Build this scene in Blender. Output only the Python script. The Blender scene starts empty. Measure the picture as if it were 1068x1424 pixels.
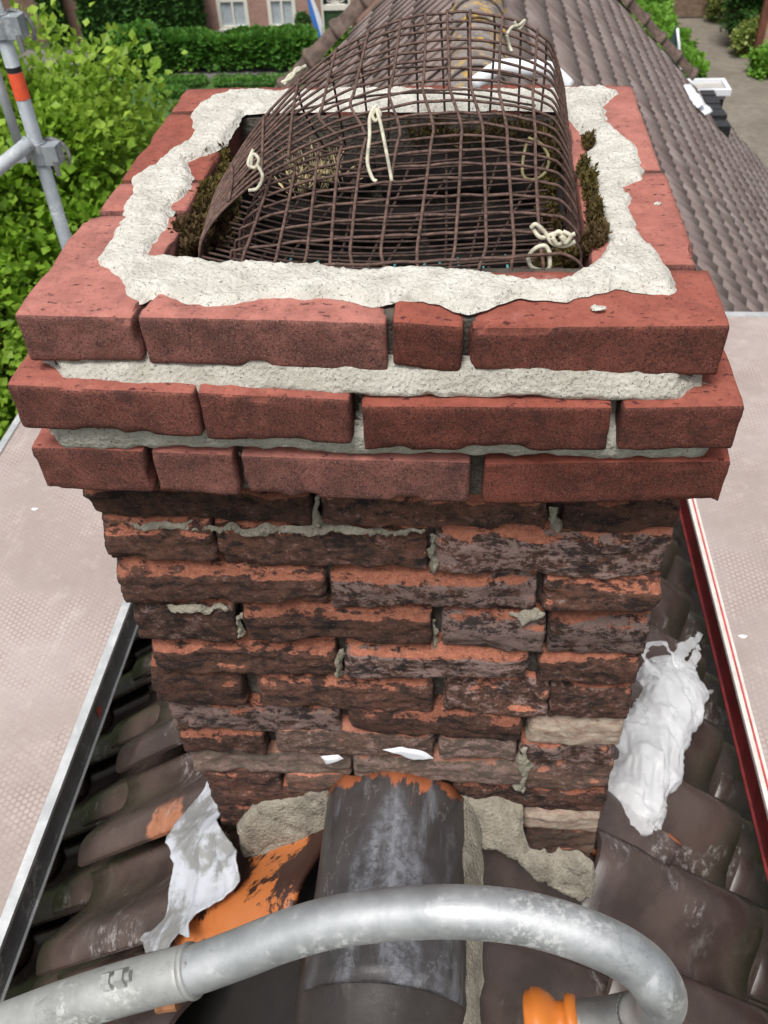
import bpy, math, random
import numpy as np
from mathutils import Matrix, Vector

random.seed(7)
rng = np.random.default_rng(7)
sc = bpy.context.scene
PI = math.pi

# ------------------------------------------------------------------ camera
# origin = middle of the chimney's front top edge, x right, y away along the ridge, z up
FPX = 1217.8
PITCH, YAW, ROLL = .7557, -.113, -.050
CAM = np.array([.0867, -.66, .3985])


def cam_axes(p, y, r):
    f = np.array([math.sin(y) * math.cos(p), math.cos(y) * math.cos(p), -math.sin(p)])
    rt = np.array([math.cos(y), -math.sin(y), 0.])
    up = np.cross(rt, f)
    c, s = math.cos(r), math.sin(r)
    return c * rt + s * up, -s * rt + c * up, f


RT, UP, FW = cam_axes(PITCH, YAW, ROLL)
camd = bpy.data.cameras.new('camera')
cam = bpy.data.objects.new('camera', camd)
sc.collection.objects.link(cam)
cam.matrix_world = Matrix(((RT[0], UP[0], -FW[0], CAM[0]), (RT[1], UP[1], -FW[1], CAM[1]),
                           (RT[2], UP[2], -FW[2], CAM[2]), (0, 0, 0, 1)))
camd.sensor_fit = 'VERTICAL'
camd.sensor_height = 24
camd.sensor_width = 18
camd.lens = 24 * FPX / 1424
camd.clip_start = .02
camd.clip_end = 2000
camd.dof.use_dof = True
camd.dof.focus_distance = .95
camd.dof.aperture_fstop = camd.lens / 1000 / .0024     # a phone's small aperture: 2.4 mm
sc.camera = cam

# ------------------------------------------------------------------ sky and sun (bright overcast)
SUN_EL, SUN_AZ = math.radians(66), math.radians(200)    # azimuth clockwise from +y
world = bpy.data.worlds.new('World')
sc.world = world
world.use_nodes = True
wn, wl = world.node_tree.nodes, world.node_tree.links
wn.clear()
sky = wn.new('ShaderNodeTexSky')
sky.sky_type = 'NISHITA'
sky.sun_disc = False
sky.sun_elevation = SUN_EL
sky.sun_rotation = SUN_AZ
sky.dust_density = 4
hsv = wn.new('ShaderNodeHueSaturation')
hsv.inputs['Saturation'].default_value = .22
bg = wn.new('ShaderNodeBackground')
bg.inputs['Strength'].default_value = .118
wo = wn.new('ShaderNodeOutputWorld')
wl.new(sky.outputs[0], hsv.inputs['Color'])
wl.new(hsv.outputs[0], bg.inputs['Color'])
wl.new(bg.outputs[0], wo.inputs['Surface'])
sd = bpy.data.lights.new('sun', 'SUN')
sd.energy = 2.3
sd.angle = math.radians(24)
sd.color = (1, .965, .92)
sun = bpy.data.objects.new('sun', sd)
sc.collection.objects.link(sun)
sdir = Vector((math.sin(SUN_AZ) * math.cos(SUN_EL), math.cos(SUN_AZ) * math.cos(SUN_EL), math.sin(SUN_EL)))
sun.rotation_euler = (-sdir).to_track_quat('-Z', 'Y').to_euler()
sun.location = (0, 0, 20)
sc.view_settings.view_transform = 'Standard'
sc.view_settings.look = 'None'
sc.view_settings.gamma = 1
sc.view_settings.use_curve_mapping = False
sc.view_settings.exposure = .30

G = -8.8            # ground level
RZ, RK = -.90, math.tan(math.radians(42))   # roof plane: z = RZ - RK*|x|
RC, RS = math.cos(math.radians(42)), math.sin(math.radians(42))


# ------------------------------------------------------------------ measuring helpers (photo pixel -> point on a real plane)
def ray(px, py):
    return (px - 534) / FPX * RT - (py - 712) / FPX * UP + FW


def aty(px, py, Y):
    d = ray(px, py)
    return CAM + d * (Y - CAM[1]) / d[1]


def atz(px, py, Z):
    d = ray(px, py)
    return CAM + d * (Z - CAM[2]) / d[2]


def atd(px, py, D):
    return CAM + ray(px, py) * D


def atroof(px, py, s, lift=0.):
    d = ray(px, py)
    t = (RZ + lift - RK * s * CAM[0] - CAM[2]) / (d[2] + RK * s * d[0])
    return CAM + d * t


def topx(P):
    d = np.asarray(P) - CAM
    return 534 + FPX * (d @ RT) / (d @ FW), 712 - FPX * (d @ UP) / (d @ FW)


# ------------------------------------------------------------------ numpy noise
def _h(i, j, k, s):
    n = (i * 374761393 + j * 668265263 + k * 2147483647 + s * 144665) & 0xffffffff
    n = ((n ^ (n >> 13)) * 1274126177) & 0xffffffff
    n = n ^ (n >> 16)
    return (n & 0xffff) / 32767.5 - 1


def vnoise(P, s=0):
    P = np.asarray(P, float)
    f = np.floor(P)
    i = f.astype(np.int64)
    t = P - f
    t = t * t * (3 - 2 * t)
    r = 0
    for a in (0, 1):
        wa = t[..., 0] if a else 1 - t[..., 0]
        for b in (0, 1):
            wb = t[..., 1] if b else 1 - t[..., 1]
            for c in (0, 1):
                wc = t[..., 2] if c else 1 - t[..., 2]
                r = r + wa * wb * wc * _h(i[..., 0] + a, i[..., 1] + b, i[..., 2] + c, s)
    return r


def fbm(P, s=0, o=4):
    P = np.asarray(P, float)
    r, a = 0, 1.
    for k in range(o):
        r = r + a * vnoise(P * 2 ** k + 17.3 * k, s + k)
        a *= .5
    return r


def sst(a, b, x):
    t = np.clip((x - a) / (b - a), 0, 1)
    return t * t * (3 - 2 * t)


# ------------------------------------------------------------------ object helpers
def link(o, parent=None):
    sc.collection.objects.link(o)
    if parent is not None:
        o.parent = parent
    return o


def mesh(name, V, F, m, smooth=True):
    me = bpy.data.meshes.new(name)
    V = np.asarray(V, float)
    me.from_pydata(V.tolist(), [], F if isinstance(F, list) else F.tolist())
    if m is not None:
        for mm in (m if isinstance(m, (list, tuple)) else [m]):
            me.materials.append(mm)
    if smooth:
        me.polygons.foreach_set('use_smooth', np.ones(len(me.polygons), bool))
    me.update()
    return me


def ob(name, V, F, m, parent=None, smooth=True, loc=(0, 0, 0)):
    o = bpy.data.objects.new(name, mesh(name, V, F, m, smooth))
    o.location = loc
    return link(o, parent)


def tag(o, label=None, cat=None, group=None, kind=None):
    if label: o['label'] = label
    if cat: o['category'] = cat
    if group: o['group'] = group
    if kind: o['kind'] = kind
    return o


def thing(name, label, cat, loc=(0, 0, 0), group=None):
    o = bpy.data.objects.new(name, None)
    o.empty_display_size = .1
    o.location = loc
    link(o)
    return tag(o, label, cat, group)


def rel(V, root):
    return np.asarray(V, float) - np.array(root.location)


class MB:
    def __init__(s):
        s.V, s.F, s.n = [], [], 0

    def add(s, V, F):
        V = np.asarray(V, float)
        s.V.append(V)
        n = s.n
        s.F.extend([tuple(i + n for i in f) for f in F])
        s.n += len(V)
        return s

    def box(s, x0, x1, y0, y1, z0, z1):
        V = [(x, y, z) for x in (x0, x1) for y in (y0, y1) for z in (z0, z1)]
        return s.add(V, [(0, 1, 3, 2), (4, 6, 7, 5), (0, 4, 5, 1), (2, 3, 7, 6), (0, 2, 6, 4), (1, 5, 7, 3)])

    def tube(s, path, r, n=8, cap=True):
        V, F = tube_vf(path, r, n, cap)
        return s.add(V, F)

    def arr(s):
        return np.concatenate(s.V), s.F

    def build(s, name, m, parent=None, smooth=False, root=None):
        V, F = s.arr()
        if root is not None:
            V = rel(V, root)
        return ob(name, V, F, m, parent, smooth)


def tube_vf(path, r, n=8, cap=True):
    P = np.asarray(path, float)
    N = len(P)
    r = np.broadcast_to(np.asarray(r, float), (N,))
    T = np.gradient(P, axis=0)
    T /= np.linalg.norm(T, axis=1)[:, None] + 1e-12
    u = np.cross(T[0], (0, 0, 1.))
    if np.linalg.norm(u) < .1:
        u = np.cross(T[0], (1., 0, 0))
    u /= np.linalg.norm(u)
    V = []
    a = np.arange(n) * 2 * PI / n
    for i in range(N):
        u = u - T[i] * (u @ T[i])
        u /= np.linalg.norm(u) + 1e-12
        w = np.cross(T[i], u)
        V.append(P[i] + r[i] * (np.cos(a)[:, None] * u + np.sin(a)[:, None] * w))
    V = np.concatenate(V)
    F = []
    for i in range(N - 1):
        for k in range(n):
            k2 = (k + 1) % n
            F.append((i * n + k, i * n + k2, (i + 1) * n + k2, (i + 1) * n + k))
    if cap:
        F.append(tuple(range(n - 1, -1, -1)))
        F.append(tuple((N - 1) * n + k for k in range(n)))
    return V, F


def smooth_path(P, k=6):
    P = np.asarray(P, float)
    Q = np.vstack([2 * P[0] - P[1], P, 2 * P[-1] - P[-2]])
    out = []
    for i in range(1, len(Q) - 2):
        for j in range(k):
            t = j / k
            out.append(.5 * (2 * Q[i] + (Q[i + 1] - Q[i - 1]) * t + (2 * Q[i - 1] - 5 * Q[i] + 4 * Q[i + 1] - Q[i + 2]) * t * t
                             + (3 * Q[i] - Q[i - 1] - 3 * Q[i + 1] + Q[i + 2]) * t ** 3))
    out.append(P[-1])
    return np.array(out)


def grid_faces(nu, nv):
    return [(i * nv + j, (i + 1) * nv + j, (i + 1) * nv + j + 1, i * nv + j + 1) for i in range(nu - 1) for j in range(nv - 1)]


_lat = {}


def lattice(nx, ny, nz):
    """surface lattice of a box, coordinates in -0.5..0.5"""
    k = (nx, ny, nz)
    if k in _lat:
        return _lat[k]
    idx, V, F = {}, [], []

    def v(i, j, l):
        if (i, j, l) not in idx:
            idx[(i, j, l)] = len(V)
            V.append((i / nx - .5, j / ny - .5, l / nz - .5))
        return idx[(i, j, l)]
    for i in range(nx):
        for l in range(nz):
            F.append((v(i, 0, l), v(i + 1, 0, l), v(i + 1, 0, l + 1), v(i, 0, l + 1)))
            F.append((v(i, ny, l), v(i, ny, l + 1), v(i + 1, ny, l + 1), v(i + 1, ny, l)))
    for i in range(nx):
        for j in range(ny):
            F.append((v(i, j, 0), v(i, j + 1, 0), v(i + 1, j + 1, 0), v(i + 1, j, 0)))
            F.append((v(i, j, nz), v(i + 1, j, nz), v(i + 1, j + 1, nz), v(i, j + 1, nz)))
    for j in range(ny):
        for l in range(nz):
            F.append((v(0, j, l), v(0, j, l + 1), v(0, j + 1, l + 1), v(0, j + 1, l)))
            F.append((v(nx, j, l), v(nx, j + 1, l), v(nx, j + 1, l + 1), v(nx, j, l + 1)))
    _lat[k] = (np.array(V), F)
    return _lat[k]


def rounded(L, s, r):
    p = L * s
    inner = np.clip(p, -(s / 2 - r), s / 2 - r)
    d = p - inner
    n = np.linalg.norm(d, axis=1)[:, None] + 1e-9
    return inner + d / n * r, d / n


def poly_sdf(P, poly):
    """signed distance, positive inside"""
    poly = np.asarray(poly, float)
    A, B = poly, np.roll(poly, -1, 0)
    best = np.full(len(P), 1e9)
    inside = np.zeros(len(P), bool)
    for a, b in zip(A, B):
        e = b - a
        w = P - a
        t = np.clip((w @ e) / (e @ e + 1e-12), 0, 1)
        best = np.minimum(best, np.hypot(*(w - t[:, None] * e).T))
        c = (a[1] > P[:, 1]) != (b[1] > P[:, 1])
        with np.errstate(divide='ignore', invalid='ignore'):
            xi = a[0] + (P[:, 1] - a[1]) * e[0] / (e[1] if e[1] else 1e-12)
        inside ^= c & (P[:, 0] < xi)
    return np.where(inside, best, -best)


def march(poly, res, hole=None, jag=0., seed=0, jf=40):
    """2D sheet filling an outline (marching squares). Returns verts (n,2), faces, sdf"""
    poly = np.asarray(poly, float)
    lo, hi = poly.min(0) - 2 * res, poly.max(0) + 2 * res
    nx, ny = int((hi[0] - lo[0]) / res) + 2, int((hi[1] - lo[1]) / res) + 2
    X, Y = np.meshgrid(lo[0] + np.arange(nx) * res, lo[1] + np.arange(ny) * res, indexing='ij')
    P = np.stack([X.ravel(), Y.ravel()], 1)
    Q = P
    if jag:
        Z = np.zeros((len(P), 1))
        Q = P + jag * np.stack([fbm(np.hstack([P * jf, Z]), seed, 3), fbm(np.hstack([P * jf, Z + 9]), seed + 5, 3)], 1)
    d = poly_sdf(Q, poly)
    if hole is not None:
        d = np.minimum(d, -poly_sdf(Q, hole))
    V, sd, idx, F = [], [], {}, []

    def corner(k):
        if k not in idx:
            idx[k] = len(V)
            V.append(P[k])
            sd.append(d[k])
        return idx[k]

    def cut(a, b):
        key = (min(a, b), max(a, b))
        if key not in idx:
            t = d[a] / (d[a] - d[b])
            idx[key] = len(V)
            V.append(P[a] + (P[b] - P[a]) * t)
            sd.append(0.)
        return idx[key]
    for i in range(nx - 1):
        for j in range(ny - 1):
            c = [i * ny + j, (i + 1) * ny + j, (i + 1) * ny + j + 1, i * ny + j + 1]
            s = [d[k] > 0 for k in c]
            if not any(s):
                continue
            f = []
            for q in range(4):
                a, b = c[q], c[(q + 1) % 4]
                if s[q]:
                    f.append(corner(a))
                if s[q] != s[(q + 1) % 4]:
                    f.append(cut(a, b))
            if len(f) >= 3:
                F.append(tuple(f))
    return np.array(V), F, np.array(sd)


# ------------------------------------------------------------------ materials
class NT:
    def __init__(s, name):
        s.m = bpy.data.materials.new(name)
        s.m.use_nodes = True
        s.t = s.m.node_tree
        s.b = s.t.nodes['Principled BSDF']
        s.tc = s.t.nodes.new('ShaderNodeTexCoord')
        s.oi = s.t.nodes.new('ShaderNodeObjectInfo')
        s.ge = s.t.nodes.new('ShaderNodeNewGeometry')

    def n(s, typ, **k):
        x = s.t.nodes.new('ShaderNode' + typ)
        for a, b in k.items():
            setattr(x, a, b)
        return x

    def lk(s, a, b):
        if isinstance(a, (int, float)):
            b.default_value = a
        elif isinstance(a, (tuple, list)):
            b.default_value = tuple(a) + ((1.,) if len(a) == 3 and b.type == 'RGBA' else ())
        else:
            s.t.links.new(a, b)

    def math(s, op, a, b=0., c=0.):
        x = s.n('Math', operation=op)
        for i, v in enumerate((a, b, c)):
            s.lk(v, x.inputs[i])
        return x.outputs[0]

    def vec(s, scale=(1, 1, 1), off=True, src='Object', rot=(0, 0, 0)):
        mp = s.n('Mapping')
        mp.inputs['Scale'].default_value = scale
        mp.inputs['Rotation'].default_value = rot
        s.lk(s.tc.outputs[src], mp.inputs['Vector'])
        if not off:
            return mp.outputs[0]
        v = s.n('VectorMath', operation='ADD')
        cb = s.n('CombineXYZ')
        r = s.math('MULTIPLY', s.oi.outputs['Random'], 37.)
        s.lk(r, cb.inputs[0]); s.lk(s.math('MULTIPLY', s.oi.outputs['Random'], 91.), cb.inputs[1]); s.lk(r, cb.inputs[2])
        s.lk(mp.outputs[0], v.inputs[0]); s.lk(cb.outputs[0], v.inputs[1])
        return v.outputs[0]

    def noise(s, scale, vec=None, detail=6, rough=.6, dist=0.):
        x = s.n('TexNoise')
        x.inputs['Scale'].default_value = scale
        x.inputs['Detail'].default_value = detail
        x.inputs['Roughness'].default_value = rough
        x.inputs['Distortion'].default_value = dist
        if vec is not None:
            s.lk(vec, x.inputs['Vector'])
        return x.outputs['Fac']

    def vor(s, scale, vec=None, feature='F1', out='Distance', rnd=1.):
        x = s.n('TexVoronoi', feature=feature)
        x.inputs['Scale'].default_value = scale
        x.inputs['Randomness'].default_value = rnd
        if vec is not None:
            s.lk(vec, x.inputs['Vector'])
        return x.outputs[out]

    def ramp(s, f, a, b, va=0., vb=1.):
        x = s.n('MapRange', interpolation_type='SMOOTHSTEP')
        s.lk(f, x.inputs[0])
        for i, v in enumerate((a, b, va, vb)):
            s.lk(v, x.inputs[i + 1])
        return x.outputs[0]

    def mix(s, f, a, b, mode='MIX'):
        x = s.n('Mix', data_type='RGBA', blend_type=mode)
        s.lk(f, x.inputs[0]); s.lk(a, x.inputs[6]); s.lk(b, x.inputs[7])
        return x.outputs[2]

    def bump(s, h, dist, strength=1., normal=None):
        x = s.n('Bump')
        x.inputs['Strength'].default_value = strength
        x.inputs['Distance'].default_value = dist
        s.lk(h, x.inputs['Height'])
        if normal is not None:
            s.lk(normal, x.inputs['Normal'])
        return x.outputs[0]

    def out(s, color=None, rough=None, normal=None, metal=None, spec=None, **k):
        if color is not None: s.lk(color, s.b.inputs['Base Color'])
        if rough is not None: s.lk(rough, s.b.inputs['Roughness'])
        if normal is not None: s.lk(normal, s.b.inputs['Normal'])
        if metal is not None: s.lk(metal, s.b.inputs['Metallic'])
        if spec is not None: s.lk(spec, s.b.inputs['Specular IOR Level'])
        for a, b in k.items():
            s.lk(b, s.b.inputs[a])
        return s.m


def nz(t):
    x = t.n('SeparateXYZ')
    t.lk(t.ge.outputs['True Normal'], x.inputs[0])
    return x.outputs[2]


def mat_new_brick():
    t = NT('new_brick')
    v = t.vec()
    sand = t.noise(900, v, 2, .7)
    mid = t.noise(34, v, 6, .65)
    big = t.noise(9, v, 3)
    streak = t.noise(60, t.vec((1, 1, 7)), 4)
    face = t.mix(t.ramp(mid, .35, .7), (.098, .033, .026), (.190, .060, .044))
    face = t.mix(t.ramp(big, .5, .75, 0, .55), face, (.28, .088, .062))
    face = t.mix(t.ramp(streak, .55, .75, 0, .5), face, (.075, .028, .026))
    face = t.mix(t.ramp(sand, .52, .70, 0, .55), face, (.36, .20, .16))
    grit = t.noise(420, v, 3, .75)
    face = t.mix(t.ramp(grit, .50, .36, 0, .75), face, (.030, .014, .013))
    face = t.mix(t.ramp(t.noise(21, v, 8, .75), .56, .68, 0, .6), face, (.055, .026, .024))
    face = t.mix(t.ramp(t.noise(17, v, 9, .8), .63, .72, 0, .45), face, (.30, .22, .19))
    face = t.mix(t.ramp(sand, .42, .30, 0, .6), face, (.035, .013, .012))
    pale = t.noise(15, v, 7, .7)
    face = t.mix(t.ramp(pale, .66, .8, 0, .35), face, (.42, .34, .30))
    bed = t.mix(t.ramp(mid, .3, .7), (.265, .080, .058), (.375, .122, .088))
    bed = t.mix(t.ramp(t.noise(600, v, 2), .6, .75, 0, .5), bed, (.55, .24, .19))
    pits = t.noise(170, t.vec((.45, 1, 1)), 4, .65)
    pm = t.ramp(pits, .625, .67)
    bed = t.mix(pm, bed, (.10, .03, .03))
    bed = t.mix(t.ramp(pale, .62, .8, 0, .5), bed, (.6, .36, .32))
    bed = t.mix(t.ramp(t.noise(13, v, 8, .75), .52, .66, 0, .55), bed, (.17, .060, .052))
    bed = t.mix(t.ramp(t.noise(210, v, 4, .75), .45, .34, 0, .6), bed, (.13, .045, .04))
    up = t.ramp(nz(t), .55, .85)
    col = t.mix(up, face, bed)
    pv = t.n('HueSaturation'); t.lk(t.ramp(t.oi.outputs['Random'], 0, 1, .80, 1.22), pv.inputs['Value']); t.lk(t.ramp(t.oi.outputs['Random'], 1, 0, .88, 1.05), pv.inputs['Saturation']); t.lk(col, pv.inputs['Color'])
    col = pv.outputs[0]
    h = t.math('ADD', t.math('MULTIPLY', sand, .5), t.math('MULTIPLY', mid, 1.2))
    h = t.math('SUBTRACT', h, t.math('MULTIPLY', t.math('MULTIPLY', pm, up), 1.))
    return t.out(col, .93, t.bump(h, .0012, .8), spec=.25)


def mat_old_brick():
    t = NT('old_brick')
    v = t.vec()
    sp = t.n('SeparateColor')
    t.lk(t.oi.outputs['Color'], sp.inputs[0])
    ro, gp, bc = sp.outputs[0], sp.outputs[1], sp.outputs[2]
    n1 = t.noise(24, t.vec((.8, 1, 1.1)), 9, .72, .2)
    n2 = t.noise(60, t.vec((.75, 1, 1.1)), 9, .76)
    n3 = t.noise(130, v, 7, .76)
    fine = t.noise(420, v, 4, .7)
    oc = t.n('SeparateXYZ')
    t.lk(t.tc.outputs['Object'], oc.inputs[0])
    zt = t.ramp(oc.outputs[2], .010, .022)
    sn = t.n('SeparateXYZ')
    t.lk(t.ge.outputs['Normal'], sn.inputs[0])
    up = t.ramp(sn.outputs[2], .30, .75)
    ledge = t.math('MAXIMUM', t.math('MULTIPLY', zt, .35), up)
    per = t.ramp(t.oi.outputs['Random'], 0., 1., .70, 1.34)
    body = t.mix(t.ramp(n2, .36, .62), (.034, .023, .020), (.150, .072, .052))
    body = t.mix(t.ramp(n1, .42, .66, 0, .6), body, (.21, .092, .060))
    body = t.mix(t.ramp(n3, .52, .68, 0, .75), body, (.235, .125, .095))
    body = t.mix(t.ramp(n3, .46, .34, 0, .8), body, (.020, .014, .013))
    # pinkish lime bloom
    lm = t.ramp(t.math('ADD', t.math('ADD', n2, t.math('MULTIPLY', n3, .35)), t.math('MULTIPLY', gp, .27)), .84, .93)
    body = t.mix(t.math('MULTIPLY', lm, .85), body, t.mix(n3, (.22, .14, .125), (.40, .29, .265)))
    # bare orange body where the fired skin has gone (worn shelves)
    om = t.math('ADD', t.math('ADD', t.math('MULTIPLY', n1, .75), t.math('MULTIPLY', n3, .55)), t.math('MULTIPLY', ledge, .50))
    om = t.ramp(t.math('ADD', om, t.math('MULTIPLY', ro, .20)), .985, 1.045)
    orange = t.mix(t.ramp(n3, .3, .7), (.30, .098, .058), (.54, .21, .132))
    orange = t.mix(t.ramp(fine, .52, .70, 0, .6), orange, (.58, .29, .19))
    orange = t.mix(t.ramp(n2, .42, .30, 0, .7), orange, (.12, .05, .04))
    body = t.mix(om, body, orange)
    # soot crust
    sm = t.ramp(t.math('ADD', t.noise(34, t.vec((.6, 1, 1.3)), 10, .78, .3), t.math('MULTIPLY', n3, .2)), .625, .685)
    body = t.mix(t.math('MULTIPLY', sm, .88), body, (.019, .015, .015))
    pv = t.n('HueSaturation'); t.lk(per, pv.inputs['Value']); t.lk(body, pv.inputs['Color'])
    body = pv.outputs[0]
    cream = t.mix(t.ramp(n2, .4, .7), (.58, .48, .38), (.36, .20, .15))
    body = t.mix(t.math('MULTIPLY', bc, t.ramp(n1, .25, .45)), body, cream)
    # pale specks
    body = t.mix(t.ramp(t.noise(260, v, 3), .68, .74, 0, .7), body, (.48, .42, .37))
    body = t.mix(t.ramp(fine, .42, .25, 0, .6), body, (.015, .011, .011))
    h = t.math('ADD', t.math('MULTIPLY', n2, 1.3), t.math('ADD', t.math('MULTIPLY', fine, .6), t.math('MULTIPLY', n3, 1.3)))
    return t.out(body, .88, t.bump(h, .0036, 1.), spec=.3)


def mat_mortar(name, a, b, dark, soil=0.):
    t = NT(name)
    v = t.vec(off=False)
    n1 = t.noise(30, v, 6, .6)
    n2 = t.noise(260, v, 4, .65)
    c = t.mix(t.ramp(n1, .3, .7), a, b)
    c = t.mix(t.ramp(n2, .6, .72, 0, .6), c, tuple(min(1, x * 1.2) for x in b))
    pit = t.noise(420, v, 2, .5)
    pm = t.ramp(pit, .66, .72)
    c = t.mix(t.math('MULTIPLY', pm, .8), c, dark)
    big = t.noise(14, v, 7, .7)
    c = t.mix(t.ramp(big, .62, .76, 0, .5 + soil), c, tuple(x * .42 for x in a))
    if soil:
        c = t.mix(t.ramp(t.noise(22, v, 8, .7), .45, .62, 0, soil), c, (.10, .085, .07))
    h = t.math('SUBTRACT', t.math('ADD', n2, t.math('MULTIPLY', n1, .8)), t.math('MULTIPLY', pm, .8))
    c = t.mix(t.ramp(t.noise(26, v, 9, .78), .60, .70, 0, .45), c, tuple(x * .5 for x in a))
    gr = t.vor(190, v)
    h = t.math('ADD', h, t.math('MULTIPLY', gr, .55))
    c = t.mix(t.ramp(t.noise(900, v, 2), .40, .28, 0, .45), c, tuple(x * .5 for x in a))
    return t.out(c, .95, t.bump(h, .0034, 1.), spec=.2)


def mat_glazed(name, a, b, worn, wornthr=.68, rough=.3, spot=None):
    t = NT(name)
    v = t.vec()
    n1 = t.noise(7, v, 5, .6)
    n2 = t.noise(26, v, 8, .7)
    c = t.mix(t.ramp(n1, .35, .65), a, b)
    wm = t.ramp(n2, wornthr, wornthr + .05)
    wm = t.math('MULTIPLY', wm, t.ramp(n1, .50, .58))
    c = t.mix(wm, c, worn)
    if spot:
        dv = t.n('VectorMath', operation='DISTANCE')
        t.lk(t.tc.outputs['Object'], dv.inputs[0])
        dv.inputs[1].default_value = spot
        sm_ = t.ramp(t.math('ADD', dv.outputs['Value'], t.math('MULTIPLY', t.math('SUBTRACT', t.noise(30, v, 6, .7), .5), .09)), .062, .042)
        c = t.mix(t.math('MULTIPLY', sm_, .85), c, t.mix(t.ramp(n2, .35, .65), (.30, .11, .055), (.46, .20, .11)))
    sp = t.noise(120, v, 4, .7)
    spm = t.ramp(sp, .71, .77)
    c = t.mix(t.math('MULTIPLY', spm, .6), c, (.34, .31, .28))
    st = t.noise(14, t.vec((1, .18, 1)), 7, .7)
    c = t.mix(t.ramp(st, .58, .76, 0, .5), c, (.20, .18, .165))
    sc_ = t.math('MULTIPLY', t.ramp(t.noise(6, v, 3), .56, .64), t.ramp(t.noise(70, t.vec((1, .5, 1)), 8, .78), .50, .60))
    c = t.mix(t.math('MULTIPLY', sc_, .65), c, (.34, .32, .31))
    r = t.math('ADD', t.math('MULTIPLY', t.ramp(n2, .3, .7), .22), rough)
    r = t.math('ADD', r, t.math('MULTIPLY', wm, .3))
    return t.out(c, r, t.bump(t.math('ADD', n2, t.math('MULTIPLY', sp, .5)), .0008, .6), spec=.5)


def mat_ridge():
    t = NT('dark_ridge_tile')
    v = t.vec(off=False)
    sep = t.n('SeparateXYZ')
    t.lk(t.tc.outputs['Object'], sep.inputs[0])
    n1 = t.noise(9, v, 6, .65)
    n2 = t.noise(60, v, 8, .72)
    st = t.noise(26, t.vec((1, .16, .5), False), 8, .7, .3)
    c = t.mix(t.ramp(n1, .3, .7), (.034, .029, .029), (.062, .054, .054))
    c = t.mix(t.ramp(st, .50, .70, 0, .6), c, (.22, .23, .255))
    c = t.mix(t.math('MULTIPLY', t.ramp(t.noise(7, t.vec((1, .3, .3), False), 4), .52, .64), t.ramp(t.noise(80, v, 8, .75), .40, .62, .15, .65)), c, (.27, .285, .32))
    c = t.mix(t.ramp(t.noise(90, v, 5, .7), .70, .76, 0, .7), c, (.42, .40, .38))
    cr = t.math('ABSOLUTE', t.math('SUBTRACT', t.noise(7, t.vec((1, .4, 0), False), 6, .6), .5))
    c = t.mix(t.ramp(cr, .0035, .0, 0, .3), c, (.30, .29, .28))
    e = t.math('ADD', sep.outputs[1], t.math('MULTIPLY', t.math('SUBTRACT', t.noise(34, t.vec((1, .3, .3), False), 6, .7), .5), .12))
    c = t.mix(t.ramp(e, -.014, -.006), c, (.36, .115, .05))
    e2 = t.math('ADD', sep.outputs[1], t.math('MULTIPLY', t.math('SUBTRACT', t.noise(50, t.vec((1, .12, .3), False), 5, .7), .66), .8))
    c = t.mix(t.ramp(e2, -.03, .0), c, (.36, .115, .05))
    r = t.math('ADD', t.math('MULTIPLY', n2, .3), .26)
    return t.out(c, r, t.bump(t.math('ADD', n2, st), .0014, .6), spec=.5)


def mat_far_tile():
    t = NT('weathered_tile')
    v = t.vec(src='Object')
    n1 = t.noise(5, v, 5, .6)
    n2 = t.noise(28, v, 6, .7)
    c = t.mix(t.ramp(n1, .3, .7), (.17, .125, .115), (.27, .215, .198))
    ri = t.ge.outputs['Random Per Island']
    c = t.mix(t.ramp(ri, .55, 1., 0, .5), c, (.28, .235, .22))
    c = t.mix(t.ramp(ri, .3, 0., 0, .45), c, (.125, .085, .078))
    c = t.mix(t.ramp(t.oi.outputs['Random'], .6, 1., 0, .4), c, (.21, .165, .15))
    c = t.mix(t.ramp(n2, .58, .75, 0, .55), c, (.36, .33, .30))
    c = t.mix(t.ramp(n2, .40, .28, 0, .6), c, (.055, .045, .042))
    return t.out(c, .8, t.bump(n2, .002, .5), spec=.3)


def mat_ridge_lichen():
    t = NT('lichen_ridge_tile')
    v = t.vec()
    n1 = t.noise(9, v, 6, .65)
    n2 = t.noise(30, v, 6, .7)
    c = t.mix(t.ramp(n1, .35, .65), (.13, .105, .095), (.26, .225, .205))
    c = t.mix(t.ramp(n2, .55, .66, 0, .75), c, (.44, .42, .38))
    ym = t.math('MULTIPLY', t.ramp(t.noise(13, v, 4), .52, .58), t.ramp(n2, .46, .54))
    c = t.mix(ym, c, (.52, .31, .04))
    return t.out(c, .9, t.bump(n2, .003, .6))


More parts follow.
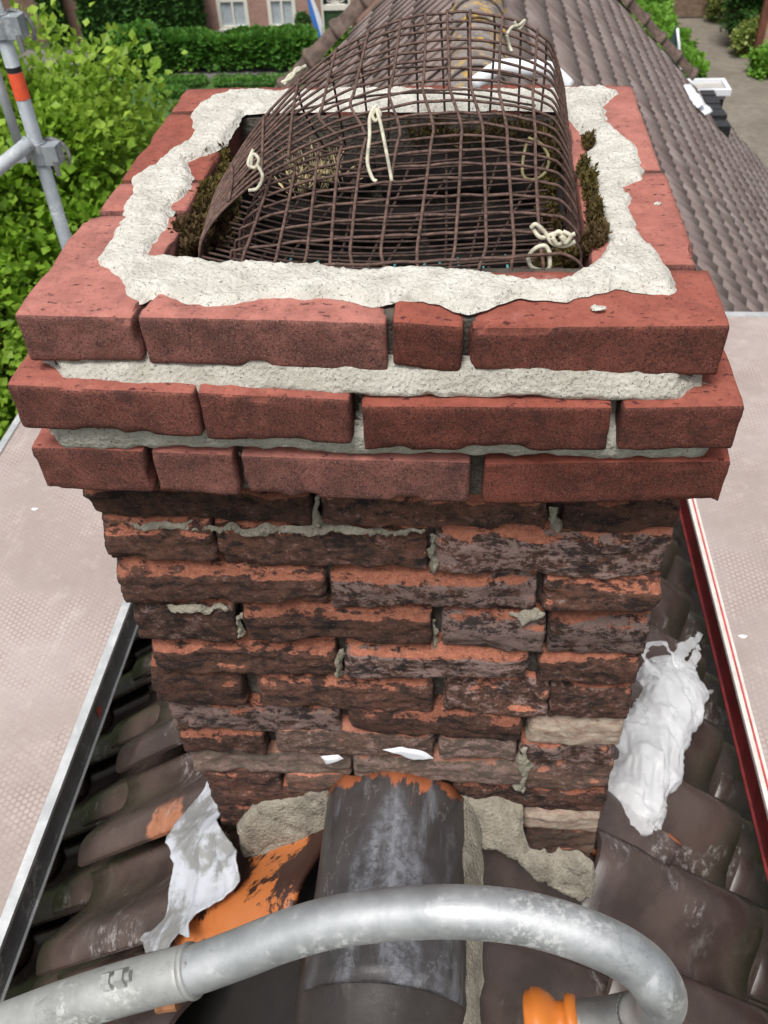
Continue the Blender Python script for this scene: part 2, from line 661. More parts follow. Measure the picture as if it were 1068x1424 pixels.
def mat_galv(name, a, b, metal=.75, rough=.42, dirt=.3):
    t = NT(name)
    v = t.vec(off=False)
    n1 = t.noise(16, v, 6, .65)
    n2 = t.noise(70, v, 6, .7)
    st = t.noise(40, t.vec((.15, 1, 1), False), 5, .7)
    c = t.mix(t.ramp(n1, .3, .7), a, b)
    c = t.mix(t.ramp(n2, .58, .72, 0, .5), c, tuple(min(1, x * 1.35) for x in b))
    c = t.mix(t.ramp(st, .58, .74, 0, dirt), c, tuple(x * .45 for x in a))
    c = t.mix(t.ramp(t.noise(55, v, 7, .75), .66, .72, 0, dirt), c, (.16, .13, .10))
    r = t.math('ADD', t.math('MULTIPLY', n1, .35), rough - .15)
    sc_ = t.math('MULTIPLY', t.ramp(t.noise(9, v, 4), .50, .62), t.ramp(t.noise(90, v, 9, .8), .49, .56))
    c = t.mix(t.math('MULTIPLY', sc_, .6), c, (.72, .72, .71))
    dk = t.math('MULTIPLY', t.ramp(t.noise(12, v, 4), .52, .62), t.ramp(t.noise(140, v, 8, .8), .52, .58))
    c = t.mix(t.math('MULTIPLY', dk, dirt * .55), c, tuple(x * .4 for x in a))
    r = t.math('ADD', r, t.math('MULTIPLY', sc_, .25))
    return t.out(c, r, t.bump(n2, .0005, .5), metal)


def mat_plain(name, col, rough=.6, metal=0., var=.35, scale=20., bump=.0, spec=.5):
    t = NT(name)
    v = t.vec()
    n = t.noise(scale, v, 5, .65)
    c = t.mix(t.ramp(n, .3, .7), tuple(x * (1 - var) for x in col), tuple(min(1, x * (1 + var)) for x in col))
    nm = t.bump(n, bump, .7) if bump else None
    return t.out(c, rough, nm, metal, spec)


def mat_leaf(name, a, b, c3, trans=.35, rough=.5):
    t = NT(name)
    ri = t.ge.outputs['Random Per Island']
    c = t.mix(ri, a, b)
    c = t.mix(t.ramp(t.noise(.9, t.tc.outputs['Object'], 3), .4, .65), c, c3)
    t.out(c, rough, spec=.35)
    tr = t.n('BsdfTranslucent')
    t.lk(c, tr.inputs[0])
    ms = t.n('MixShader')
    ms.inputs[0].default_value = trans
    t.lk(t.b.outputs[0], ms.inputs[1]); t.lk(tr.outputs[0], ms.inputs[2])
    t.lk(ms.outputs[0], t.t.nodes['Material Output'].inputs[0])
    return t.m


def mat_deck():
    t = NT('deck_plywood')
    sep = t.n('SeparateXYZ')
    t.lk(t.tc.outputs['Object'], sep.inputs[0])
    x, y = sep.outputs[0], sep.outputs[1]
    k = 2 * PI / .0125
    s = None
    for a in (0, PI / 3, 2 * PI / 3):
        ph = t.math('ADD', t.math('MULTIPLY', x, k * math.cos(a)), t.math('MULTIPLY', y, k * math.sin(a)))
        cs = t.math('COSINE', ph)
        s = cs if s is None else t.math('ADD', s, cs)
    hexm = t.ramp(s, -.9, .4)
    v = t.vec((1, 1, 1), False)
    n1 = t.noise(2.2, v, 6, .65)
    n2 = t.noise(14, v, 6, .7)
    c = t.mix(t.ramp(n1, .35, .65), (.335, .275, .25), (.45, .385, .36))
    c = t.mix(t.ramp(n2, .5, .72, 0, .5), c, (.55, .47, .44))
    hs = t.math('MULTIPLY', t.ramp(t.noise(4.5, v, 6, .65), .42, .66, .03, .5), t.math('SUBTRACT', 1., hexm))
    c = t.mix(t.ramp(t.noise(7, v, 9, .75), .55, .68, 0, .5), c, (.30, .235, .21))
    c = t.mix(t.ramp(t.noise(9, t.vec((1, .3, 1), False), 8, .75), .56, .7, 0, .45), c, (.58, .52, .49))
    c = t.mix(t.ramp(t.noise(60, v, 6, .75), .64, .72, 0, .5), c, (.20, .16, .14))
    c = t.mix(hs, c, (.22, .15, .125))
    c = t.mix(t.ramp(t.noise(46, v, 3), .74, .78, 0, .7), c, (.72, .70, .66))
    return t.out(c, .62, t.bump(hexm, .0008, .5), spec=.35)


def mat_brickwall(name, a, b, mort, sx=.22, sz=.065):
    t = NT(name)
    x = t.n('TexBrick')
    sep = t.n('SeparateXYZ'); cb = t.n('CombineXYZ')
    t.lk(t.tc.outputs['Object'], sep.inputs[0])
    t.lk(t.math('ADD', sep.outputs[0], sep.outputs[1]), cb.inputs[0]); t.lk(sep.outputs[2], cb.inputs[1])
    t.lk(cb.outputs[0], x.inputs['Vector'])
    x.inputs['Scale'].default_value = 1
    x.inputs['Brick Width'].default_value = sx
    x.inputs['Row Height'].default_value = sz
    x.inputs['Mortar Size'].default_value = .007
    t.lk(a, x.inputs['Color1']); t.lk(b, x.inputs['Color2']); t.lk(mort, x.inputs['Mortar'])
    c = t.mix(t.ramp(t.noise(1.2, t.tc.outputs['Object'], 5), .35, .65, 0, .35), x.outputs[0], tuple(q * .7 for q in a))
    return t.out(c, .9, t.bump(x.outputs['Fac'], .005, -.5))


def mat_ground(name, a, b, s=3., c3=None):
    t = NT(name)
    v = t.vec(off=False)
    c = t.mix(t.ramp(t.noise(s, v, 7, .65), .3, .7), a, b)
    c = t.mix(t.ramp(t.noise(s * .15, v, 4), .4, .65, 0, .5), c, tuple(x * .7 for x in a))
    c = t.mix(t.ramp(t.noise(s * 6, v, 5, .7), .62, .75, 0, .5), c, c3 or tuple(min(1, x * 1.5) for x in b))
    return t.out(c, .92, t.bump(t.noise(s * 8, v, 4), .01, .4))


M = dict(
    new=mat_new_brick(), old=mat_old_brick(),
    mortar=mat_mortar('lime_mortar', (.40, .38, .325), (.54, .52, .46), (.13, .115, .10)),
    cap=mat_mortar('mortar_cap', (.53, .51, .45), (.70, .68, .615), (.13, .12, .105)),
    oldm=mat_mortar('weathered_mortar', (.065, .056, .048), (.14, .122, .10), (.03, .026, .024), .6),
    remn=mat_mortar('old_mortar_remnant', (.27, .245, .19), (.42, .385, .31), (.10, .09, .075), .3),
    fill=mat_mortar('base_mortar', (.25, .22, .175), (.38, .345, .28), (.08, .07, .06), .4),
    glaze=mat_glazed('brown_glazed_tile', (.045, .031, .027), (.090, .062, .053), (.30, .085, .035), .70, .22),
    glazew=mat_glazed('worn_corner_tile', (.045, .031, .027), (.090, .062, .053), (.30, .085, .035), .70, .22, (-.285, .012, .07)),
    ridge=mat_ridge(), ridge2=mat_glazed('plain_ridge_tile', (.030, .024, .022), (.052, .042, .038), (.30, .10, .05), .74, .3),
    far=mat_far_tile(), lichen=mat_ridge_lichen(),
    galv=mat_galv('galvanised_tube', (.33, .345, .355), (.50, .515, .525), .62, .50, .6),
    galvd=mat_galv('dull_galvanised', (.24, .275, .30), (.33, .365, .39), .15, .55, .25),
    galvl=mat_galv('pale_galvanised', (.42, .46, .49), (.56, .60, .63), .15, .5, .25),
    zinc=mat_galv('zinc_sleeve', (.29, .295, .285), (.41, .415, .405), .35, .55, .55),
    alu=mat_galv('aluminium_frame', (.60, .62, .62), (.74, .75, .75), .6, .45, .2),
    legd=mat_galv('shaded_dirty_tube_end', (.13, .13, .125), (.22, .22, .215), .6, .5, .7),  # lower leg: shade beneath the tube painted into a darker metal, plus dirt
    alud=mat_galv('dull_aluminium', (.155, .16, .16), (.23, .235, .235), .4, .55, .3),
    rust=mat_plain('rusty_wire', (.115, .068, .054), .8, .15, .5, 140, .0008),
    rust2=mat_plain('dark_rusty_wire', (.075, .045, .036), .85, .1, .5, 120, .0008),
    cable=mat_plain('cream_cable', (.50, .475, .37), .55, 0, .35, 90),
    greencable=mat_plain('weathered_cable', (.20, .17, .075), .6, 0, .35, 70),
    teal=mat_plain('teal_netting', (.20, .60, .60), .5, 0, .2, 60),
    deck=mat_deck(),
    red=mat_plain('red_paint', (.17, .018, .020), .5, 0, .35, 14),
    redw=mat_plain('worn_white_edge', (.70, .64, .60), .55, 0, .12, 24),
    redl=mat_plain('bright_red_line', (.52, .07, .06), .5, 0, .3, 18),
    leadw=None, bag=None,
    bark=mat_plain('bark', (.10, .075, .055), .9, 0, .4, 12, .01),
    leaf=mat_leaf('tree_leaf', (.16, .29, .026), (.42, .60, .080), (.25, .43, .042), .42),
    hedge=mat_leaf('hedge_leaf', (.06, .17, .026), (.14, .32, .045), (.08, .21, .030), .3),
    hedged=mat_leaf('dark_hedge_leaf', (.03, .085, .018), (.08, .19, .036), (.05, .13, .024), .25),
    hedgel=mat_leaf('bright_hedge_leaf', (.10, .25, .026), (.25, .46, .062), (.16, .34, .038), .35),
    varieg=mat_leaf('variegated_leaf', (.16, .26, .05), (.46, .50, .16), (.25, .33, .07), .3),
    moss=mat_leaf('moss_blade', (.060, .042, .014), (.15, .120, .026), (.090, .055, .024), .2, .8),
    straw=mat_plain('dry_straw', (.50, .42, .24), .8),
    lawn=mat_ground('lawn', (.04, .095, .018), (.075, .15, .03), 6),
    field=mat_ground('garden_ground', (.05, .075, .025), (.085, .10, .045), 2),
    drive=mat_ground('drive_gravel', (.165, .142, .112), (.235, .205, .168), 5, (.36, .33, .28)),
    paving=mat_ground('grey_paving', (.13, .12, .115), (.19, .175, .165), 6),
    pale=mat_ground('pale_path', (.38, .36, .33), (.5, .48, .44), 6),
    wallb=mat_brickwall('pinkish_brick_wall', (.33, .165, .125), (.40, .215, .165), (.42, .36, .31)),
    wallc=mat_brickwall('brown_brick_wall', (.17, .095, .070), (.23, .13, .095), (.20, .16, .13)),
    white=mat_plain('cream_paint', (.72, .70, .62), .5, 0, .05),
    green=mat_plain('green_door_paint', (.045, .085, .040), .4, 0, .12),
    glass=mat_plain('window_glass', (.018, .022, .026), .06, 0, .3, 3),
    curtain=mat_plain('pale_curtain', (.42, .47, .50), .25, 0, .12, 6),
    black=mat_plain('black_metal', (.018, .018, .02), .45),
    blue=mat_plain('blue_cloth', (.05, .20, .62), .7, 0, .1),
    cloth=mat_plain('white_cloth', (.78, .80, .84), .7, 0, .04),
    orangep=mat_plain('orange_plastic', (.50, .145, .020), .45, 0, .2, 9),
    tape=mat_plain('orange_tape', (.85, .115, .045), .5, 0, .12, 30),
    wood=mat_plain('brown_boards', (.21, .14, .095), .8, 0, .3, 4),
    woodp=mat_plain('red_brown_post', (.14, .05, .028), .7, 0, .3, 5),
    beige=mat_plain('beige_render', (.50, .36, .25), .9, 0, .1, 3),
    dkgreen=mat_plain('dark_green_canvas', (.018, .045, .036), .7, 0, .2, 6),
    rustp=mat_plain('rust_patch', (.20, .085, .035), .8, 0, .4, 60, .001),
    verge=mat_plain('brown_verge_clay', (.115, .078, .062), .75, 0, .45, 14, .002),
    soot=mat_plain('sooty_brick', (.016, .012, .011), .95, 0, .6, 30, .002),
    underlay=mat_plain('dark_underlay', (.02, .017, .016), .9, 0, .3, 8),
    petal=mat_plain('white_petal', (.8, .78, .74), .6, 0, .05),
)


def mat_lead():
    t = NT('lead_sheet')
    v = t.vec(off=False)
    n1 = t.noise(11, v, 7, .68)
    n2 = t.noise(40, v, 6, .7)
    c = t.mix(t.ramp(n1, .46, .58), (.25, .25, .245), (.50, .52, .56))
    c = t.mix(t.ramp(n2, .56, .70, 0, .55), c, (.40, .38, .46))
    return t.out(c, .62, t.bump(n2, .0012, .6), .1)


def mat_bag(nm='white_plastic_film', tpf=.04):
    t = NT(nm)
    n = t.noise(26, t.vec(off=False), 6, .65)
    c = t.mix(n, (.90, .91, .93), (.97, .97, .97))
    t.out(c, .30, t.bump(t.noise(40, t.vec(off=False), 5, .6), .006, .7), spec=.5)
    tr = t.n('BsdfTranslucent'); t.lk(c, tr.inputs[0])
    tp = t.n('BsdfTransparent')
    m1 = t.n('MixShader'); m1.inputs[0].default_value = .22
    m2 = t.n('MixShader'); m2.inputs[0].default_value = tpf
    t.lk(t.b.outputs[0], m1.inputs[1]); t.lk(tr.outputs[0], m1.inputs[2])
    t.lk(m1.outputs[0], m2.inputs[1]); t.lk(tp.outputs[0], m2.inputs[2])
    t.lk(m2.outputs[0], t.t.nodes['Material Output'].inputs[0])
    return t.m


def mat_orange_tile():
    t = NT('worn_orange_tile')
    v = t.vec(off=False)
    n1 = t.noise(9, t.vec((1, .5, 1), False, rot=(0, 0, .5)), 7, .65, .5)
    n2 = t.noise(90, v, 5, .7)
    m = t.ramp(t.math('ADD', n1, t.math('MULTIPLY', n2, .18)), .545, .585)
    c = t.mix(t.noise(20, v, 4), (.44, .125, .028), (.57, .195, .062))
    c = t.mix(m, c, (.050, .022, .016))
    c = t.mix(t.ramp(t.noise(30, v, 4), .66, .74, 0, .7), c, (.66, .58, .50))
    return t.out(c, .42, t.bump(m, .0006, -.6))


M['film'] = mat_bag('thin_plastic_film', .42)
M['orangeb'] = mat_plain('broken_clay', (.36, .12, .05), .9, 0, .35, 60, .001)
M['leadw'], M['bag'], M['orange'] = mat_lead(), mat_bag(), mat_orange_tile()


# ================================================================== GROUND AND YARD
def plane(name, pts, z, m, res=None):
    V = [(x, y, z) for x, y in pts]
    o = ob(name, V, [tuple(range(len(V)))], m, None, False)
    return tag(o, kind='structure')


plane('ground', [(-400, -400), (400, -400), (400, 400), (-400, 400)], G - .012, M['field'])
plane('lawn', [(-16, 22), (-1.5, 22), (-1.5, 29.6), (-16, 29.6)], G - .004, M['lawn'])
plane('pavement', [(-16, 29.6), (-1.5, 29.6), (-1.5, 32.99), (-16, 32.99)], G - .004, M['paving'])
plane('driveway', [(5.5, 2), (16, 2), (16, 36.5), (5.5, 36.5)], G - .004, M['drive'])
plane('path', [(-9.6, 28.3), (-8.9, 28.3), (-8.9, 29.8), (-9.6, 29.8)], G + .002, M['pale'])


# ---------- leaves
def leaf_cloud(C, N, size, seed=0, updown=.55, aspect=.45, fold=.25):
    """C centres (n,3), N outward dirs -> small folded leaves"""
    r = np.random.default_rng(seed)
    n = len(C)
    d = N + r.normal(0, .55, (n, 3))
    d[:, 2] += updown * .4
    d /= np.linalg.norm(d, axis=1)[:, None] + 1e-9
    nm = r.normal(0, .5, (n, 3)) + np.array([0, 0, 1.]) + N * .35
    s = np.cross(d, nm)
    s /= np.linalg.norm(s, axis=1)[:, None] + 1e-9
    nn = np.cross(s, d)
    L = size * r.uniform(.45, 1.4, (n, 1))
    W = L * aspect
    p0 = C
    p1 = C + d * L * .5 + s * W + nn * L * fold * .5
    p2 = C + d * L
    p3 = C + d * L * .5 - s * W + nn * L * fold * .5
    V = np.stack([p0, p1, p2, p3], 1).reshape(-1, 3)
    b = np.arange(n)[:, None] * 4
    F = np.vstack([b + np.array([0, 1, 2]), b + np.array([0, 2, 3])])
    return V, F


def clumps(center, radii, nc, per, spread, seed, lump=.25, shell=.55):
    r = np.random.default_rng(seed)
    d = r.normal(size=(nc, 3))
    d /= np.linalg.norm(d, axis=1)[:, None]
    rad = shell + (1 - shell) * r.random((nc, 1)) ** .6
    bump = 1 + lump * fbm(d * 1.7 + 3, seed, 2)[:, None]
    cc = d * rad * bump * np.array(radii) + np.array(center)
    k = r.normal(0, 1, (nc, per, 3)) * spread * np.array([1, 1, .75])
    C = (cc[:, None] + k).reshape(-1, 3)
    out = (C - np.array(center)) / np.array(radii)
    out /= np.linalg.norm(out, axis=1)[:, None] + 1e-9
    loc = k.reshape(-1, 3) / spread
    N = out * .5 + loc * .35
    return C, N


def box_leaves(x0, x1, y0, y1, z0, z1, n, seed, rough=.08):
    """leaves in the shell of a clipped hedge"""
    r = np.random.default_rng(seed)
    s = np.array([x1 - x0, y1 - y0, z1 - z0])
    c = np.array([(x0 + x1) / 2, (y0 + y1) / 2, (z0 + z1) / 2])
    A = np.array([s[1] * s[2], s[0] * s[2], s[0] * s[1]])
    ax = r.choice(3, n, p=A / A.sum())
    sg = np.where(r.random(n) < .5, -1, 1)
    sg = np.where(ax == 2, 1, sg)
    P = r.uniform(-.5, .5, (n, 3))
    P[np.arange(n), ax] = sg * .5
    N = np.zeros((n, 3))
    N[np.arange(n), ax] = sg
    P = P * s + c
    off = -r.exponential(.05, n) + rough * fbm(P * 1.8, seed, 3)
    return P + N * off[:, None], N


def tree_thing(name, label, cat, base, crown_c, radii, nc, per, spread, size, m, seed, group=None, limbs=7, trunk_r=.16):
    root = thing(name, label, cat, base, group)
    rr = np.random.default_rng(seed)
    b = MB()
    cc = np.array(crown_c) - np.array(base)
    top = cc + np.array([0, 0, radii[2] * .3])
    b.tube(smooth_path([(0, 0, 0), tuple(cc * .4 + rr.normal(0, .08, 3)), tuple(top)], 5),
           np.linspace(trunk_r, trunk_r * .3, 11), 10)
    for k in range(limbs):
        a = k * 2.4
        e = cc + np.array([math.cos(a) * radii[0] * .75, math.sin(a) * radii[1] * .75, radii[2] * rr.uniform(-.3, .6)])
        s = cc * rr.uniform(.55, .9)
        b.tube(smooth_path([s, (s + e) / 2 + np.array([0, 0, .15]), e], 4), np.linspace(trunk_r * .4, .015, 9), 6)
    b.build('trunk', M['bark'], root, True)
    C, N = clumps(cc, radii, nc, per, spread, seed)
    V, F = leaf_cloud(C, N, size, seed)
    tag(ob('crown', V, F, m, root, False), kind='stuff')
    return root


# the big light-green tree to the left
tc = atd(40, 330, 7.6)
tree_thing('leafy_tree', 'big bright green leafy tree standing behind the left scaffold post', 'tree',
           (tc[0] - .3, tc[1] + .2, G), tuple(tc + np.array([-.35, .1, -.66])), (1.6, 1.6, 2.2), 620, 130, .15, .078, M['leaf'], 3,
           limbs=12, trunk_r=.2)


def hedge(name, label, cat, x0, x1, y0, y1, z0, z1, n, size, m, seed, group=None, trunks=(), rough=.08):
    root = thing(name, label, cat, ((x0 + x1) / 2, (y0 + y1) / 2, G), group)
    P, N = box_leaves(x0, x1, y0, y1, z0, z1, n, seed, rough)
    V, F = leaf_cloud(rel(P, root), N, size, seed, .3, .5)
    tag(ob('crown', V, F, m, root, False), kind='stuff')
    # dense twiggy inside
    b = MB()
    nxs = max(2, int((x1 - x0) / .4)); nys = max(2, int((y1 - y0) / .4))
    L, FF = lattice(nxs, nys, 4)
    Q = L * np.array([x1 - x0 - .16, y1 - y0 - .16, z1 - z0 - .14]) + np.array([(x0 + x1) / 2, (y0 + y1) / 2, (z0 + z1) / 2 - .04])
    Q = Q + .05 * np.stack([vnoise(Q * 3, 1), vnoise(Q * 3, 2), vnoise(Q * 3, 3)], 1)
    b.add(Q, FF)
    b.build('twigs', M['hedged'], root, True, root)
    for tx in trunks:
        t = MB().tube([(tx, (y0 + y1) / 2, G), (tx + .02, (y0 + y1) / 2, (z0 + G) / 2), (tx, (y0 + y1) / 2, z0 + .2)], .07, 8)
        t.build('trunk', M['bark'], root, True, root)
    return root


# house across the lawn (facade plane HY) and its hedges
HY = 33.
a, b_ = aty(208, 40, 30.6), aty(436, 100, 30.6)
hedge('pleached_hedge', 'clipped flat screen of lime trees on trunks in front of the brick house', 'hedge',
      a[0], b_[0], 30.2, 31., b_[2] + .34, aty(300, 52, 30.6)[2], 9000, .20, M['hedge'], 11,
      trunks=[aty(268, 100, 30.6)[0], aty(362, 100, 30.6)[0], aty(425, 100, 30.6)[0]], rough=.12)
a, b_ = aty(118, 30, 31.5), aty(272, 30, 31.5)
hedge('tall_hedge', 'tall dark clipped hedge at the left corner of the brick house', 'hedge',
      a[0], b_[0] , 31.2, 32.6, G, aty(190, -30, 31.5)[2], 9000, .17, M['hedged'], 12)
a, b_ = aty(160, 60, 29.8), aty(214, 60, 29.8)
hedge('garden_shrub', 'rounded mid green shrub between the big tree and the lime screen', 'shrub',
      a[0], b_[0], 29.3, 30.3, G, aty(190, 42, 29.8)[2], 2600, .17, M['hedge'], 13, rough=.3)
k = 0
for (xa, xb, yb, lab) in ((300, 410, 28.9, 'low clipped box hedge on the lawn right of the pale path, longest of the three'),
                          (214, 285, 28.9, 'low clipped box hedge on the lawn left of the pale path, the rear one'),
                          (214, 252, 27.9, 'short low box hedge nearest the chimney on the lawn')):
    a, b_ = aty(xa, 115, yb), aty(xb, 115, yb)
    hedge('box_hedge', lab, 'hedge', a[0], b_[0], yb - .3, yb + .3, G, G + .22, 1500, .07, M['hedge'], 20 + k, 'low box hedges on the lawn', rough=.02)
    k += 1


def wall_cells(b, x0, x1, z0, z1, y0, y1, ops):
    xs = sorted({x0, x1, *[o[0] for o in ops], *[o[1] for o in ops]})
    zs = sorted({z0, z1, *[o[2] for o in ops], *[o[3] for o in ops]})
    for i in range(len(xs) - 1):
        for j in range(len(zs) - 1):
            cx, cz = (xs[i] + xs[i + 1]) / 2, (zs[j] + zs[j + 1]) / 2
            if any(o[0] < cx < o[1] and o[2] < cz < o[3] for o in ops):
                continue
            b.box(xs[i], xs[i + 1], y0, y1, zs[j], zs[j + 1])


fh = thing('brick_house', 'pinkish brick house with cream windows and green door across the lawn', 'house', (-6, HY, G))
w1 = (aty(303, 20, HY)[0], aty(346, 20, HY)[0]); w2 = (aty(373, 20, HY)[0], aty(412, 20, HY)[0])
dr = (aty(449, 40, HY)[0], aty(489, 40, HY)[0])
wz0 = aty(325, 41, HY)[2]
dzt = aty(468, -22, HY)[2]
ops = [(w1[0], w1[1], wz0, wz0 + 2.3), (w2[0], w2[1], wz0, wz0 + 2.3), (dr[0], dr[1], G, dzt)]
b = MB()
wall_cells(b, -10.2, 3.5, G, G + 5.6, HY, HY + .3, ops)
b.box(-10.2, -9.9, HY + .3, HY + 8, G, G + 5.6).box(3.2, 3.5, HY + .3, HY + 8, G, G + 5.6).box(-9.9, 3.2, HY + 7.7, HY + 8, G, G + 5.6)
b.build('wall', M['wallb'], fh, False, fh)
MB().add([(-10.6, HY - .4, G + 5.5), (3.9, HY - .4, G + 5.5), (3.9, HY + 4, G + 9), (-10.6, HY + 4, G + 9), (3.9, HY + 8.4, G + 5.5), (-10.6, HY + 8.4, G + 5.5)],
         [(0, 1, 2, 3), (3, 2, 4, 5), (0, 3, 5), (1, 4, 2)]).build('roof', M['far'], fh, False, fh)
for (x0, x1) in (w1, w2):
    f = MB()
    zt = wz0 + 2.3
    f.box(x0, x0 + .13, HY - .03, HY + .12, wz0, zt).box(x1 - .13, x1, HY - .03, HY + .12, wz0, zt)
    f.box(x0 + .13, x1 - .13, HY - .03, HY + .12, wz0, wz0 + .12).box(x0 + .13, x1 - .13, HY - .03, HY + .12, zt - .1, zt)
    zb = wz0 + .86
    f.box(x0 + .13, x1 - .13, HY - .01, HY + .1, zb, zb + .09)
    xm = (x0 + x1) / 2
    f.box(xm - .035, xm + .035, HY - .008, HY + .1, wz0 + .12, zb)
    fr = f.build('window', M['white'], fh, False, fh)
    MB().box(x0 + .13, xm - .035, HY + .06, HY + .075, wz0 + .12, zb).build('pane', M['curtain'], fr, False, fh)
    MB().box(xm + .035, x1 - .13, HY + .06, HY + .075, wz0 + .12, zb).build('pane', M['curtain'], fr, False, fh)
    MB().box(x0 + .13, x1 - .13, HY + .06, HY + .075, zb + .09, zt - .1).build('pane', M['glass'], fr, False, fh)
    MB().box(x0 - .05, x1 + .05, HY - .09, HY - .031, wz0 - .1, wz0 + .02).build('window_sill', M['white'], fh, False, fh)
f = MB()
f.box(dr[0], dr[0] + .07, HY - .03, HY + .12, G, dzt).box(dr[1] - .07, dr[1], HY - .03, HY + .12, G, dzt)
ztr = aty(468, 14, HY)[2]
f.box(dr[0] + .07, dr[1] - .07, HY - .025, HY + .12, ztr, ztr + .16).box(dr[0] + .07, dr[1] - .07, HY - .025, HY + .12, dzt - .08, dzt)
df = f.build('door_frame', M['white'], fh, False, fh)
MB().box(dr[0] + .07, dr[1] - .07, HY + .05, HY + .06, ztr + .16, dzt - .08).build('pane', M['glass'], df, False, fh)
sw = MB()
for k in range(9):
    a = PI * k / 8
    xm = (dr[0] + dr[1]) / 2
    sw.tube([(xm, HY + .03, ztr + .17), (xm + .32 * math.cos(a), HY + .03, ztr + .17 + .30 * math.sin(a))], .018, 5)
sw.build('fanlight_ornament', M['white'], df, False, fh)
dd = MB().box(dr[0] + .07, dr[1] - .07, HY + .04, HY + .09, G, ztr).build('door', M['green'], fh, False, fh)
p = MB()
for (u0, u1) in ((.12, .46), (.54, .88)):
    for (v0, v1) in ((.08, .42), (.50, .92)):
        X = dr[0] + .07 + (dr[1] - dr[0] - .14) * np.array([u0, u1]); Z = G + (ztr - G) * np.array([v0, v1])
        p.box(X[0], X[1], HY + .025, HY + .041, Z[0], Z[1])
p.build('door_panel', M['green'], dd, False, fh)
# wall lamp
l = aty(491, 22, HY)
lp = thing('wall_lamp', 'small black lantern on the brick wall beside the green door', 'lamp', (l[0], HY, l[2]))
MB().box(-.07, .07, -.26, -.12, -.16, .12).build('lantern', M['black'], lp)
MB().add([(-.1, -.29, .12), (.1, -.29, .12), (.1, -.09, .12), (-.1, -.09, .12), (0, -.19, .24)], [(0, 1, 4), (1, 2, 4), (2, 3, 4), (3, 0, 4), (3, 2, 1, 0)]).build('lamp_cap', M['black'], lp)
MB().tube([(0, -.002, -.25), (0, -.12, -.22), (0, -.19, -.16)], .018, 6).build('bracket', M['black'], lp)
# box ball
l = aty(421, 30, HY - .5)
bb = thing('box_ball', 'round clipped dark box bush beside the green door', 'shrub', (l[0], HY - .5, G))
C, N = clumps((0, 0, l[2] - G), (.24, .24, .26), 300, 6, .03, 5, .05, .8)
V, F = leaf_cloud(C, N, .06, 4)
tag(ob('crown', V, F, M['hedged'], bb, False), kind='stuff')
MB().tube([(0, 0, 0), (0, 0, l[2] - G)], .035, 8).build('trunk', M['bark'], bb)
# bush in front of the door
l = aty(475, 68, HY - 1.3)
C, N = clumps((0, 0, l[2] - G - .1), (.50, .4, .75), 260, 14, .09, 6, .2, .6)
V, F = leaf_cloud(C, N, .14, 6)
r_ = thing('door_shrub', 'light green shrub growing in front of the green door', 'shrub', (l[0], HY - 1.3, G))
tag(ob('crown', V, F, M['hedgel'], r_, False), kind='stuff')
MB().tube([(0, 0, 0), (0, 0, l[2] - G)], .04, 8).build('trunk', M['bark'], r_)
# flag
p0, p1 = aty(429, -6, HY - 1.2), aty(443, 62, HY - 1.2)
fl = thing('flag', 'blue and white flag hanging from the front of the brick house', 'flag', (p0[0], HY - 1.2, p0[2]))
H = p0[2] - p1[2]
u = np.linspace(0, 1, 9); vv = np.linspace(0, 1, 24)
for nm, lo, hi, m in (('blue_cloth', 0., .5, M['blue']), ('white_cloth', .5, 1., M['cloth'])):
    V = []
    for q in vv:
        for s in lo + (hi - lo) * u:
            wdt = .28 * math.sin(PI * min(1, .12 + q * .9)) + .03
            V.append((.02 + .33 * q + (s - .45) * wdt * 1.15, .05 * math.sin(s * 9 + q * 5), -H * q))
    o = ob(nm, V, grid_faces(24, 9), m, fl)
MB().tube([(0.02, 0, .05), (0, 1.19, .75 - .4)], .018, 8).build('pole', M['white'], fl)

# neighbouring brown house at the far left and its ivy pillar
nb = thing('outbuilding', 'brown brick outbuilding behind the tree at the far left', 'building', (-14.5, 34, G))
a, b_ = aty(10, 20, 34.), aty(162, 20, 34.)
ztop = aty(90, -40, 34.)[2]
MB().box(a[0] - 2, b_[0], 34, 38, G, ztop).build('wall', M['wallc'], nb, False, nb)
MB().add([(a[0] - 2.2, 33.8, ztop), (b_[0] + .2, 33.8, ztop), (b_[0] + .2, 36, ztop + 1.6), (a[0] - 2.2, 36, ztop + 1.6), (b_[0] + .2, 38.2, ztop), (a[0] - 2.2, 38.2, ztop)],
         [(0, 1, 2, 3), (3, 2, 4, 5), (0, 3, 5), (1, 4, 2)]).build('roof', M['far'], nb, False, nb)
a, b_ = aty(61, 20, 33.6), aty(83, 20, 33.6)
hedge('ivy_column', 'narrow dark green climber column against the brown outbuilding', 'climber', a[0], b_[0], 33.4, 33.95, G, ztop - .05, 2200, .14, M['hedged'], 31)

# ---------- right yard
def yard_hedge(pxs, z, wid, h, name, label, m, seed, n, size):
    (ax, ay), (bx, by) = pxs
    A, B = atz(ax, ay, z), atz(bx, by, z)
    return A, B


